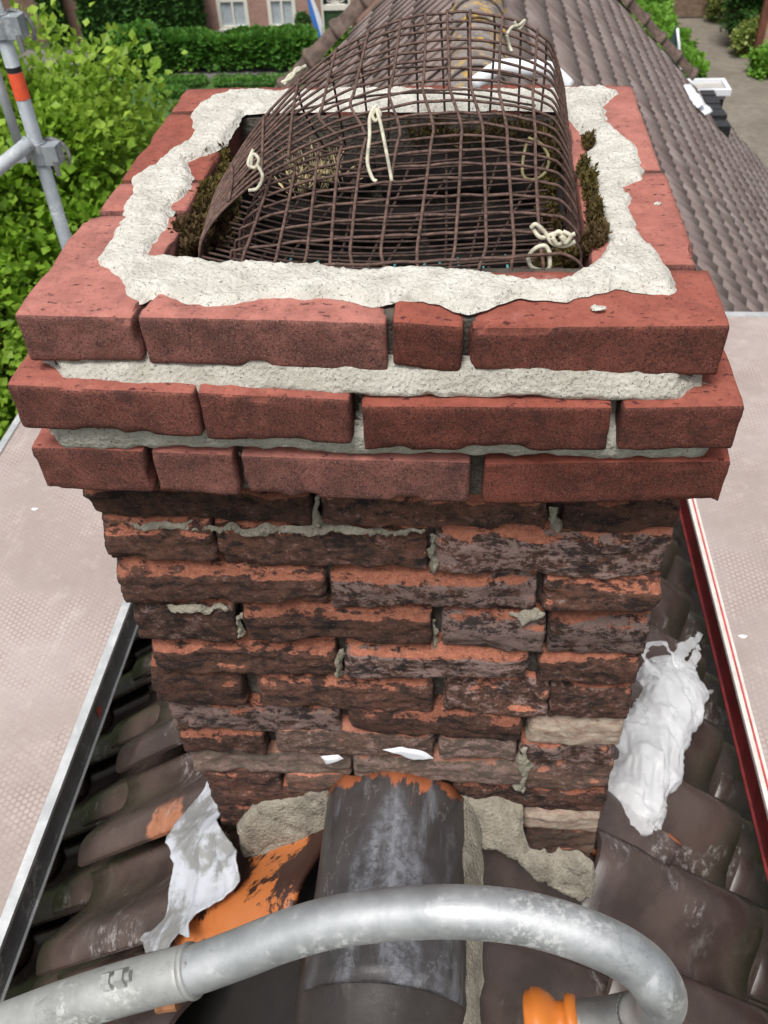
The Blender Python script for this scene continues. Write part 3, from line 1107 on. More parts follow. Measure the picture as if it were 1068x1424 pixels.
hn, hf = atz(978, 98, G + 1.1), atz(928, 0, G + 1.1)
hedge('garden_hedge', 'bright green garden hedge along the left side of the driveway', 'hedge',
      (hn[0] + hf[0]) / 2 - 1.0, (hn[0] + hf[0]) / 2, hn[1], 38.5, G, G + 1.1, 9000, .16, M['hedgel'], 41, rough=.22)
A, B = atz(940, 26, G), atz(1006, 26, G)
fe = thing('wooden_fence', 'brown horizontal board fence closing off the driveway at the back', 'fence', ((A[0] + B[0]) / 2, A[1], G))
for k in range(10):
    MB().box(A[0] - 1.2, B[0] + 3, A[1], A[1] + .025, G + .05 + k * .2, G + .242 + k * .2).build('board', M['wood'], fe, False, fe)
for x in (A[0] - 1.2, (A[0] + B[0]) / 2, B[0] + 3):
    MB().box(x - .05, x + .05, A[1] + .026, A[1] + .12, G, G + 2.05).build('post', M['wood'], fe, False, fe)
c = atz(1026, 72, G)
tree_thing('conifer', 'tall dark green conifer standing right of the driveway', 'tree', (c[0] + .3, c[1] + .5, G),
           (c[0] + .3, c[1] + .5, G + 2.0), (.72, .9, 2.0), 190, 60, .13, .12, M['hedged'], 51, limbs=4, trunk_r=.1)
c = atz(1003, 44, G)
tree_thing('variegated_shrub', 'tall yellow and green shrub left of the dark conifer', 'shrub', (c[0] + .1, c[1] + 1.2, G),
           (c[0] + .1, c[1] + 1.2, G + 1.1), (.38, .6, 1.1), 80, 40, .10, .12, M['varieg'], 52, limbs=3, trunk_r=.05)
c = atz(1038, 82, G)
tree_thing('variegated_shrub', 'small pale yellow shrub at the foot of the reddish brown post', 'shrub', (c[0], c[1] + .35, G),
           (c[0], c[1] + .35, G + .55), (.36, .36, .55), 60, 36, .09, .10, M['varieg'], 53, limbs=3, trunk_r=.04)
c = atz(1060, 108, G)
tree_thing('round_bush', 'low round light green bush at the right edge of the driveway', 'shrub', (c[0] + .15, c[1] + .3, G),
           (c[0] + .15, c[1] + .3, G + .35), (.48, .45, .4), 70, 40, .09, .11, M['hedgel'], 54, limbs=3, trunk_r=.04)
c = atz(1049, 84, G)
pt = thing('wooden_post', 'reddish brown wooden post at the corner of the beige wall', 'post', (c[0], c[1], G))
MB().box(-.11, .11, -.11, .11, 0, 3.1).build('upright', M['woodp'], pt)
MB().box(.111, 2.4, -.08, .08, 2.9, 3.08).build('rail', M['woodp'], pt)
sh = thing('garden_shed', 'beige rendered shed behind the reddish brown post', 'shed', (c[0] + 1.6, c[1] + 1.5, G))
MB().box(-1.4, 1.4, -1.3, 1.6, 0, 2.85).build('wall', M['beige'], sh)
MB().box(-1.6, 1.6, -1.45, 1.8, 2.851, 2.97).build('roof', M['far'], sh)
# dark pointed panel with a pale edge by the hedge
a, b_ = aty(933, 78, 24.3), aty(934, 40, 24.3)
tp = thing('parasol', 'folded dark green garden parasol with pale edge beside the hedge', 'parasol', (a[0], 24.3, G))
hh = b_[2] - G
cone, nn = [], 12
for i, (zz, rr_) in enumerate(((hh - 1.35, .23), (hh - .9, .19), (hh - .35, .09), (hh, .02))):
    for q in range(nn):
        an = q * 2 * PI / nn
        cone.append((rr_ * math.cos(an) * (1 + .25 * (q % 2)), rr_ * math.sin(an) * (1 + .25 * (q % 2)), zz))
FC = [(i * nn + q, i * nn + (q + 1) % nn, (i + 1) * nn + (q + 1) % nn, (i + 1) * nn + q) for i in range(3) for q in range(nn)]
ob('canopy', cone, FC, M['dkgreen'], tp, False)
MB().tube([(.03, -.03, hh + .02), (.13, -.13, hh - .35), (.26, -.22, hh - .9), (.30, -.24, hh - 1.3)], .035, 6).build('canopy_edge', M['cloth'], tp, True)
MB().tube([(0, 0, 0), (0, 0, hh + .05)], .025, 8).build('pole', M['black'], tp)

# ================================================================== ROOF THAT CARRIES THE CHIMNEY
house = thing('roofed_house', 'house under the chimney with brown pantile roof slopes on both sides', 'house', (0, 5, G))
YL, YR, Y0 = 7.3, 12.1, -2.2
XL, XR = -2.25, 4.6


def roofz(x):
    return RZ - RK * abs(x)


b = MB()
b.add([(0, Y0, RZ - .06), (XL, Y0, roofz(XL) - .06), (XL, YL, roofz(XL) - .06), (0, YL, RZ - .06),
       (0, Y0, RZ - .2), (XL, Y0, roofz(XL) - .2), (XL, YL, roofz(XL) - .2), (0, YL, RZ - .2)],
      [(0, 1, 2, 3), (7, 6, 5, 4), (0, 4, 5, 1), (1, 5, 6, 2), (2, 6, 7, 3), (3, 7, 4, 0)])
roofL = b.build('roof', M['underlay'], house, False, house)
b = MB()
b.add([(0, Y0, RZ - .06), (0, YR, RZ - .06), (XR, YR, roofz(XR) - .06), (XR, Y0, roofz(XR) - .06),
       (0, Y0, RZ - .2), (0, YR, RZ - .2), (XR, YR, roofz(XR) - .2), (XR, Y0, roofz(XR) - .2)],
      [(0, 1, 2, 3), (7, 6, 5, 4), (0, 4, 5, 1), (1, 5, 6, 2), (2, 6, 7, 3), (3, 7, 4, 0)])
roofR = b.build('roof', M['underlay'], house, False, house)
b = MB()
for xa, ya, xb, yb in ((XL + .2, Y0 + .1, XL + .2, YL - .15), (XR - .3, Y0 + .1, XR - .3, YR - .15)):
    b.box(min(xa, xb) - .1, max(xa, xb) + .1, ya, yb, G, roofz(xa) - .26)


def gable(b, y, x0, x1):
    V = []
    for yy in (y - .12, y + .12):
        V += [(x0, yy, G), (x1, yy, G), (x1, yy, roofz(x1) - .22)]
        if x0 < 0 < x1: V += [(0, yy, RZ - .22)]
        else: V += [((x0 + x1) / 2, yy, (roofz(x0) + roofz(x1)) / 2 - .22)]
        V += [(x0, yy, roofz(x0) - .22)]
    F = [(0, 1, 2, 3, 4), (9, 8, 7, 6, 5)] + [(i, i + 5, (i + 1) % 5 + 5, (i + 1) % 5) for i in range(5)]
    b.add(V, F)


gable(b, Y0 + .3, XL + .3, XR - .4)
gable(b, YL - .3, XL + .3, -.14)
gable(b, YR - .3, .0, XR - .4)
b.box(-.12, .12, YL - .1, YR - .2, G, RZ - .24)
b.build('wall', M['wallc'], house, False, house)

# ---- pantiles.  local frame: X = down slope, Y = along ridge (front to back), Z = normal
TW = .205


def pantile(L, hi, nu, nv, thick, amp, front_high=True, under=.03):
    """hi: the raised lap edge faces the viewer (front) on the left slope, away from him on the right"""
    s = np.linspace(-.055, 1.0, nu)
    prof = amp * (.5 - .5 * np.cos(PI * np.clip((s - .16) / .66, 0, 1.27)))
    prof = prof + .012 * sst(.05, -.055, s)
    y = TW * (1 - s) if front_high else TW * s
    v = np.linspace(-L, 0, nv)
    V = []
    for i in range(nu):
        for j in range(nv):
            t = (v[j] + L) / L
            V.append((v[j] - .010 * math.sin(PI * (s[i])) , y[i], prof[i] + under * t))
    V = np.array(V)
    n = len(V)
    F = grid_faces(nu, nv)
    W = V.copy(); W[:, 2] -= thick
    G2 = [tuple(q + n for q in f[::-1]) for f in F]
    side = []
    idx = lambda i, j: i * nv + j
    for i in range(nu - 1):
        side.append((idx(i, 0), idx(i + 1, 0), idx(i + 1, 0) + n, idx(i, 0) + n)[::-1])
        side.append((idx(i, nv - 1), idx(i + 1, nv - 1), idx(i + 1, nv - 1) + n, idx(i, nv - 1) + n))
    for j in range(nv - 1):
        side.append((idx(0, j), idx(0, j + 1), idx(0, j + 1) + n, idx(0, j) + n))
        side.append((idx(nu - 1, j), idx(nu - 1, j + 1), idx(nu - 1, j + 1) + n, idx(nu - 1, j) + n)[::-1])
    F = F + G2 + side
    if not front_high:
        F = [f[::-1] for f in F]
    return np.vstack([V, W]), F


def slope_matrix(side, x, y, lift=0.):
    """frame at roof point: X down slope, Z outward normal"""
    X = Vector((side * RC, 0, -RS)); Z = Vector((side * RS, 0, RC)); Yv = Vector((0, 1, 0))
    o = Vector((x, y, roofz(x))) + Z * lift
    return Matrix(((X.x, Yv.x, Z.x, o.x), (X.y, Yv.y, Z.y, o.y), (X.z, Yv.z, Z.z, o.z), (0, 0, 0, 1)))


HI = Matrix.Translation(Vector((0, 5, G))).inverted()
VL, FL_ = pantile(.36, True, 24, 7, .009, .068, True)
VR, FR_ = pantile(.36, True, 24, 7, .009, .068, False)
meL = mesh('roof_tile', VL, FL_, M['glaze']); meR = mesh('roof_tile', VR, FR_, M['glaze'])
for me in (meL, meR):
    me.polygons.foreach_set('use_smooth', np.array([len(p.vertices) == 4 and p.index < 2 * 23 * 6 for p in me.polygons]))
VLo, FLo = pantile(.46, True, 24, 7, .009, .068, True)
meLl = mesh('roof_tile', VLo, FLo, M['glaze'])
meLl.polygons.foreach_set('use_smooth', np.array([p.index < 2 * 23 * 6 for p in meLl.polygons]))
rt = random.Random(5)


def put_tile(me, side, x, y, lift=0., parent=None, name='roof_tile', rot=0.):
    o = bpy.data.objects.new(name, me)
    link(o, parent)
    o.matrix_local = HI @ slope_matrix(side, x, y, lift) @ Matrix.Rotation(rot + rt.uniform(-.012, .012), 4, 'Z')
    return o


CH0, CH1 = .06, .68       # rows stop against the chimney body
rowsL = [(-.618, .026, meLl), (-.735, -.034, meL), (-.935, -.034, meL), (-1.135, 0., meL), (-1.335, 0, meL), (-1.535, 0, meL), (-1.735, 0, meL), (-1.935, 0, meL), (-2.135, 0, meL)]
for ri, (x, lift, me) in enumerate(rowsL):
    off = -.107 if ri == 0 else -.141
    for k in range(-5, 10):
        y = off + k * TW
        o = put_tile(me, -1, x + (.024 * k if ri == 0 and 0 < k < 4 else 0) + rt.uniform(-.004, .004), y, lift + rt.uniform(-.002, .002), roofL)
        if ri == 0 and k == 1:
            o.data = me.copy()
            o.data.materials[0] = M['glazew']
            o['label'] = 'brown roof tile with a worn orange corner'
VRo, FRo = pantile(.44, True, 24, 7, .009, .068, False)
meRl = mesh('roof_tile', VRo, FRo, M['glaze'])
meRl.polygons.foreach_set('use_smooth', np.array([p.index < 2 * 23 * 6 for p in meRl.polygons]))
rowsR = [(.634, .020), (.79, -.034), (.99, -.034), (1.2, 0), (1.4, 0), (1.58, 0)]
for ri, (x, lift) in enumerate(rowsR):
    for k in range(-5, 10):
        y = -.079 + k * TW + (.05 if ri % 2 else 0)
        put_tile(meRl if ri == 0 else meR, 1, x + rt.uniform(-.004, .004), y, lift + rt.uniform(-.002, .002), roofR)
for k in (-5, -4, -3, 4, 5, 6, 7, 8, 9):
    put_tile(meR, 1, .33, -.079 + k * TW, .03, roofR)
    put_tile(meL, -1, -.33, -.107 + k * TW, .035, roofL)
# the worn orange tile left of the ridge tile
VO, FO = pantile(.26, True, 20, 9, .012, .045, True)
mo = mesh('roof_tile', VO, FO, M['orange'])
oo = put_tile(mo, -1, -.300, -.135, .020, roofL, rot=.03)
oo['label'] = 'worn bright orange roof tile with brown patches'

# ---- far, weathered pantiles: the ones that show largest as parts, the rest as one part
FTW = .162


def far_tile(front_high):
    V, F = pantile(.32, True, 7, 3, .012, .026, front_high, .022)
    V[:, 1] *= FTW / TW
    return V, F


cand = []
for side, x1, y1, xs in ((1, XR, YR, 1.74), (-1, -XL, YL, .28)):
    nrow = int((x1 - .02) / .205)
    for r_i in range(nrow + 1):
        x = .24 + r_i * .205
        if x > x1 + .02: continue
        for k in range(0, 80):
            y = 1.97 + k * FTW + (FTW * .5 if r_i % 2 else 0)
            if y + FTW > y1: break
            if side == 1 and x < 1.6 and y < 1.9: continue
            px, py = topx((side * x, y, roofz(x)))
            if -60 < px < 1130 and -60 < py < 1424:
                d = np.linalg.norm(np.array([side * x, y, roofz(x)]) - CAM)
                vis = not (260 < px < 870 and py > 150)
                cand.append((d + (0 if vis else 100), side, x, y))
            else:
                cand.append((500, side, x, y))
# right slope beside and in front of the glazed rows, further down the slope
for r_i in range(7, 22):
    x = .24 + r_i * .205
    if x > XR: continue
    for k in range(-26, 1):
        cand.append((600, 1, x, 1.97 + (k - .5) * FTW))
cand.sort()
fm = {}
for s in (1, -1):
    V, F = far_tile(s == -1)
    fm[s] = (V, F, mesh('roof_tile', V, F, M['far']))
rest = {1: MB(), -1: MB()}
for i, (d, side, x, y) in enumerate(cand):
    if i < 280:
        put_tile(fm[side][2], side, side * x, y, .004, roofR if side == 1 else roofL)
    else:
        Mx = np.array(HI @ slope_matrix(side, side * x, y, .004 + rt.uniform(-.003, .003)) @ Matrix.Rotation(rt.uniform(-.015, .015), 4, 'Z'))
        V = fm[side][0] @ Mx[:3, :3].T + Mx[:3, 3]
        rest[side].add(V, fm[side][1])
for side, par in ((1, roofR), (-1, roofL)):
    if rest[side].n:
        V, F = rest[side].arr()
        tag(ob('roof_tiles', V, F, M['far'], par), kind='stuff')


# ---- ridge tiles
def half_round(L, r, n=18, nl=9, thick=.014, collar=.0, rag=0., seed=0, flat=1., groove=0.):
    """axis along +Y, local origin at the crown line of the front end"""
    a = np.linspace(-.06, PI + .06, n)
    ys = np.linspace(0, L, nl)
    V = []
    for j, y in enumerate(ys):
        rr_ = r + collar * sst(.07, .02, y) + .003 * sst(.10, .0, abs(y - .06))
        yy = y
        for q in a:
            e = 0
            if rag and j == nl - 1:
                e = rag * (fbm(np.array([[q * 2.2, 0, seed]]), seed, 3)[0] - .35 * (math.sin(q) < .5))
            V.append((rr_ * math.cos(q), yy + e, (rr_ * math.sin(q) - r) * flat - groove * (math.cos(q * 6) * .5 + .5) * max(0, math.sin(q)) ** 2))
    V = np.array(V)
    N = len(V)
    W = V.copy()
    W[:, 0] *= (r - thick) / r
    W[:, 2] = W[:, 2] - thick * np.clip((W[:, 2] + r * flat) / (r * flat), 0, 1)
    F = grid_faces(nl, n)
    F2 = [tuple(i + N for i in f[::-1]) for f in F]
    S = []
    for i in range(n - 1):
        S.append((i, i + 1, i + 1 + N, i + N))
        k = (nl - 1) * n + i
        S.append((k + 1, k, k + N, k + 1 + N))
    return np.vstack([V, W]), [f[::-1] for f in F] + [f[::-1] for f in F2] + [f[::-1] for f in S]


RTOP = -.822
V, F = half_round(.30, .112, 40, 16, .015, 0., .016, 4, .85, .005)
V = V + np.array([0, -.30, 0])
o = ob('ridge_tile', V, F, M['ridge'], roofL)
o.location = Vector((.004, .045, RTOP)) - house.location
o['label'] = 'dark half round ridge tile butting against the chimney with a broken orange edge'
V, F = half_round(.42, .120, 26, 12, .016, 0., 0, 0, .85)
V = V[:, :] + np.array([.002, -.62, RTOP - .022])
k = V[:, 1] > -.27
V[:, 2] += np.where(k, .012, 0)
ob('ridge_tile', rel(V, house), F, M['ridge2'], roofL)
V, F = half_round(.42, .118, 22, 9, .016, 0., 0)
ob('ridge_tile', rel(V + np.array([.0, -1.05, RTOP - .02]), house), F, M['ridge2'], roofL)
ra, rb = MB().arr() if False else (None, None)
Vf, Ff = half_round(.40, .150, 18, 8, .016, .020, 0)
mer = mesh('ridge_tile', Vf, Ff, M['lichen'])
for k in range(30):
    y = .75 + k * .385
    if y > YR - .3: break
    o = bpy.data.objects.new('ridge_tile', mer)
    link(o, roofR)
    o.location = Vector((.125, y, RTOP + rt.uniform(-.004, .004))) - house.location
# mortar bed under the ridge tiles on the near side
def noisy_strip(name, pts_l, pts_r, m, parent, bulge, seed, n=30, w=5, root=None):
    A, B = smooth_path(pts_l, 8), smooth_path(pts_r, 8)
    V = []
    for i in range(len(A)):
        for q in range(w):
            t = q / (w - 1)
            P = A[i] * (1 - t) + B[i] * t
            P = P + np.array([0, 0, 1]) * bulge * math.sin(PI * t)
            V.append(P)
    V = np.array(V)
    V += .005 * np.stack([fbm(V * 45, seed, 3), fbm(V * 45, seed + 3, 3), fbm(V * 45, seed + 6, 3)], 1)
    if root is not None: V = rel(V, root)
    return ob(name, V, grid_faces(len(A), w), m, parent)


noisy_strip('ridge_mortar', [(.108, .05, -.885), (.110, -.1, -.895), (.112, -.25, -.905), (.118, -.5, -.93)],
            [(.140, .05, -.93), (.145, -.1, -.945), (.140, -.25, -.955), (.146, -.5, -.98)], M['fill'], roofR, .006, 3, root=house)
noisy_strip('ridge_mortar', [(.268, .75, -.955), (.268, 4, -.955), (.268, 8, -.955), (.268, 11.9, -.955)],
            [(.295, .75, -1.15), (.295, 4, -1.15), (.295, 8, -1.15), (.295, 11.9, -1.15)], M['oldm'], roofR, .006, 4, root=house)
# right of the ridge: brown smooth tiles lying up to it
for (x, y, l) in ((.405, -.115, -.030), (.395, -.320, -.026), (.395, -.525, -.024)):
    o = put_tile(meRl, 1, x, y, l, roofR)
# broken tile with orange fracture beside the chimney foot, right
VB, FB = pantile(.20, True, 14, 7, .014, .045, False)
VB[:, 1] *= .55
mb_ = mesh('roof_tile', VB, FB, [M['glaze'], M['orangeb']])
for p_ in mb_.polygons:
    if p_.index >= 2 * 13 * 6 or p_.index in (77, 71, 4, 5): p_.material_index = 1
o = put_tile(mb_, 1, .435, .055, .045, roofR, rot=-.25)
o['label'] = 'broken roof tile with orange fracture edges'
# verge half-round tiles along the right roof edge and left roof edge
Vv, Fv = half_round(.36, .100, 16, 12, .012, .030, 0)
mev = mesh('verge_tile', Vv, Fv, M['verge'])
for side, yv, xa, xb, par in ((1, YR - .02, .3, 3.2, roofR), (-1, YL - .02, .2, -XL + .05, roofL)):
    L = .33
    n = int((xb - xa) / RC / L)
    for k in range(n):
        x = xa + (k + 1) * L * RC
        o = bpy.data.objects.new('verge_tile', mev)
        link(o, par)
        Yd = Vector((-side * RC, 0, RS)); Zd = Vector((side * RS, 0, RC)); Xd = Yd.cross(Zd)
        pos = Vector((side * x, yv, roofz(x))) + Zd * .17
        o.matrix_local = HI @ Matrix(((Xd.x, Yd.x, Zd.x, pos.x), (Xd.y, Yd.y, Zd.y, pos.y), (Xd.z, Yd.z, Zd.z, pos.z), (0, 0, 0, 1)))
# pale flashing strip pieces and a white rimmed box at the far verge
bx = aty(985, 120, YR + .35)
vb = thing('white_box', 'small white rimmed square box on a dark stand at the far roof edge', 'box', (bx[0], YR + .35, bx[2] - .35))
b = MB()
b.box(-.26, .26, -.24, -.19, .30, .38).box(-.26, .26, .19, .24, .30, .38).box(-.26, -.21, -.19, .19, .30, .38).box(.21, .26, -.19, .19, .30, .38)
b.build('rim', M['cloth'], vb)
MB().box(-.21, .21, -.19, .19, .24, .33).build('tray', M['pale'], vb)
MB().box(-.20, .20, -.18, .18, -2.6, .239).build('stand', M['black'], vb)
MB().box(-.05, .08, -.262, -.241, .05, .22).build('label_plate', M['cloth'], vb)
for (pa, pb, lab) in (((955, 120), (975, 152), 'white crumpled flashing strip at the far roof edge beside the white box'),
                      ((968, 140), (985, 162), 'short white flashing scrap below the white box at the roof edge')):
    A, B = atroof(*pa, 1, .10), atroof(*pb, 1, .10)
    u = np.linspace(0, 1, 8)
    V = []
    for t in u:
        for q in np.linspace(-.5, .5, 5):
            P = A * (1 - t) + B * t + np.array([.12 * q, .16 * q, 0])
            V.append(P)
    V = np.array(V)
    V[:, 2] += .03 * fbm(V * 6, 4, 3) + .02
    o = ob('flashing_strip', V - A, grid_faces(8, 5), M['cloth'], None, True, tuple(A))
    sm = o.modifiers.new('thickness', 'SOLIDIFY'); sm.thickness = .006
    tag(o, lab, 'flashing', 'white flashing pieces at the roof edge')
# dark ragged edging at the verge further down
rg = thing('edge_slates', 'ragged dark edging pieces along the lower roof edge at right', 'edging', tuple(atroof(985, 165, 1, .05)))
for k in range(9):
    t = k / 8
    P = atroof(983 + 23 * t, 138 + 48 * t, 1, .05) - np.array(rg.location)
    h = rt.uniform(.10, .2)
    MB().box(P[0] - .10, P[0] + .08, P[1] + .02, P[1] + .22, P[2] - .1, P[2] + h * .6).build('slate', M['black'], rg)

# ================================================================== CHIMNEY
ch = thing('brick_chimney', 'red brick chimney with white mortar cap and old sooty lower courses', 'chimney', (0, .3, -1.2))
chl = np.array(ch.location)


def brick_mesh(TL, TR, BL, BR, Y, depth, kind, seed, res=.0042, ledge=0., yaw=0.):
    """front face corners as (x,z); returns verts about the brick's centre and that centre"""
    w = abs(TR[0] - TL[0]); h = abs(TL[1] - BL[1])
    nx, nz_, ny = max(6, int(w / res)), max(6, int(h / res)), max(5, int(depth / (res * 2.6)))
    L, F = lattice(nx, ny, nz_)
    r = .0038 if kind == 'new' else .0042
    S = np.array([w, depth, h])
    P, N = rounded(L, S, r)
    sd = seed * 13 + 5
    off = np.array([seed * 3.1, seed * 1.7, seed * 2.3])
    if kind == 'new':
        P = P + N * (.0008 * fbm((P + off) * 70, sd, 3) + .0009 * fbm((P + off) * 16, sd + 1, 2))[:, None]
        # chipped arrises
        edge = (np.abs(L) > .5 - np.array([.02, .1, .1])).sum(1) >= 2
        chip = sst(.25, .7, fbm((P + off) * 26, sd + 4, 2))
        P = P - N * (.004 * chip * edge)[:, None]
        # slight warp of the faces
        P[:, 2] += .0009 * vnoise(np.stack([P[:, 0] * 9 + seed, P[:, 1] * 5, 0 * P[:, 0]], 1), sd)
    else:
        q = P + off
        n1 = fbm(q * np.array([22, 30, 40]), sd, 4)
        n2 = fbm(q * np.array([60, 90, 110]), sd + 2, 3)
        lay = fbm(q * np.array([14, 20, 160]), sd + 7, 2)
        front = sst(-.15, -.5, L[:, 1])
        P = P + N * (.0021 * n1 + .0017 * n2 + .0008 * lay)[:, None]
        edge = np.maximum(sst(.34, .5, np.abs(L[:, 2])), sst(.46, .5, np.abs(L[:, 0])))
        bite = sst(-.1, .75, fbm(q * np.array([18, 20, 26]), sd + 9, 3))
        P[:, 1] += front * edge * (.0012 + .0100 * bite)
        spall = sst(.35, .75, fbm(q * np.array([11, 11, 20]), sd + 11, 2))
        P[:, 1] += front * spall * .006
        P[:, 1] += front * ledge * np.clip((L[:, 2] - .12) / .34, 0, 1) ** 1.1
        P[:, 2] += .003 * vnoise(np.stack([P[:, 0] * 14 + seed, P[:, 1] * 9, np.sign(P[:, 2]) * 3], 1), sd) * (np.abs(L[:, 2]) > .3)
    # bilinear onto the four corners
    u = P[:, 0] / w + .5; v = P[:, 2] / h + .5
    x = (TL[0] * (1 - u) + TR[0] * u) * v + (BL[0] * (1 - u) + BR[0] * u) * (1 - v)
    z = (TL[1] * (1 - u) + TR[1] * u) * v + (BL[1] * (1 - u) + BR[1] * u) * (1 - v)
    y = Y + P[:, 1] + depth / 2
    Q = np.stack([x, y, z], 1)
    c = (Q.min(0) + Q.max(0)) / 2
    return Q - c, F, c


bseed = 0


def front_brick(xl, xr, tl, tr, bl, br, Y, depth, kind, color=(0, 0, 0), ledge=0., label=None):
    global bseed
    bseed += 1
    yl, yr = (tl + bl) / 2, (tr + br) / 2
    x0, x1 = aty(xl, yl, Y)[0], aty(xr, yr, Y)[0]
    Q, F, c = brick_mesh((x0, aty(xl, tl, Y)[2]), (x1, aty(xr, tr, Y)[2]), (x0, aty(xl, bl, Y)[2]), (x1, aty(xr, br, Y)[2]),
                         Y, depth, kind, bseed, .0042 if kind == 'new' else .0036, ledge)
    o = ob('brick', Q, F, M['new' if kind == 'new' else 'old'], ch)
    o.location = c - chl
    o.color = (color[0], color[1], color[2], 1)
    if label: o['label'] = label
    return o


def box_brick(x0, x1, y0, y1, z0, z1, kind, color=(.3, .3, 0), coarse=True):
    global bseed
    bseed += 1
    Q, F, c = brick_mesh((x0, z1), (x1, z1), (x0, z0), (x1, z0), y0, y1 - y0, kind, bseed, .012 if coarse else .006)
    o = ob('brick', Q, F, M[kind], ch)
    o.location = c - chl
    o.color = (color[0], color[1], color[2], 1)


# corbel courses, new brick ------------------------------------------------
YC = (0., -.021, -.008)
c0 = [(29, 193, 437, 441, 503, 503, .205), (199, 539, 440, 449, 506, 520, .098), (545, 644, 446, 454, 508, 522, .098), (650, 1008, 455, 453, 524, 525, .098)]
for xl, xr, tl, tr, bl, br, d in c0:
    front_brick(xl, xr, tl, tr, bl, br, YC[0], d, 'new')
c1 = [(18, 276, 534, 547, 596, 609, .10), (280, 488, 545, 556, 611, 619, .10), (503, 849, 565, 567, 628, 628, .10), (862, 1028, 567, 564, 629, 627, .20)]
for xl, xr, tl, tr, bl, br, d in c1:
    front_brick(xl, xr, tl, tr, bl, br, YC[1], d, 'new')
c2 = [(52, 208, 622, 628, 683, 686, .2), (212, 329, 628, 632, 685, 690, .10), (338, 654, 634, 644, 690, 701, .10), (671, 1010, 645, 641, 702, 701, .10)]
for xl, xr, tl, tr, bl, br, d in c2:
    front_brick(xl, xr, tl, tr, bl, br, YC[2], d, 'new')
# sides and back of the corbel
x0, x1, TB = -.306, .304, .61
zt0, zb0 = -.0005, -.046
def topy(px, py): return atz(px, py, 0)[1]
jl = [.210, topy(161, 250), topy(240, 155)]
box_brick(x0, x0 + .098, jl[0] + .008, jl[1] - .006, zb0, zt0, 'new', coarse=False)
box_brick(x0, x0 + .098, jl[1] + .001, jl[2] - .004, zb0, zt0, 'new', coarse=False)
box_brick(x0, x0 + .20, jl[2] + .002, TB, zb0, zt0 + .001, 'new', coarse=False)
jr = [topy(969, 372), topy(918, 238)]
box_brick(x1 - .098, x1 + .001, jr[0] + .006, jr[1] - .004, zb0, zt0 + .001, 'new', coarse=False)
box_brick(x1 - .098, x1, jr[1] + .006, TB - .005, zb0, zt0, 'new', coarse=False)
box_brick(x0 + .208, x0 + .40, TB - .098, TB, zb0, zt0, 'new')
box_brick(x0 + .408, x1 - .105, TB - .098, TB + .002, zb0, zt0, 'new')
for (xa, xb, ya, yb, za, zb) in ((-.325, .330, -.021, .63, -.118, -.066), (-.332, .336, -.008, .62, -.196, -.146)):
    ym = (ya + yb) / 2
    for (p, q) in ((ya + .105 if xa > -.33 else ya + .21, ym), (ym + .008, yb)):
        box_brick(xa, xa + .1, p, q, za, zb, 'new')
    for (p, q) in ((ya + .21 if xa > -.33 else ya + .105, ym + .03), (ym + .038, yb)):
        box_brick(xb - .1, xb, p, q, za, zb, 'new')
    for k in range(2):
        w = (xb - xa - .22) / 2
        box_brick(xa + .106 + k * (w + .004), xa + .106 + k * (w + .004) + w - .004, yb - .1, yb, za, zb, 'new')

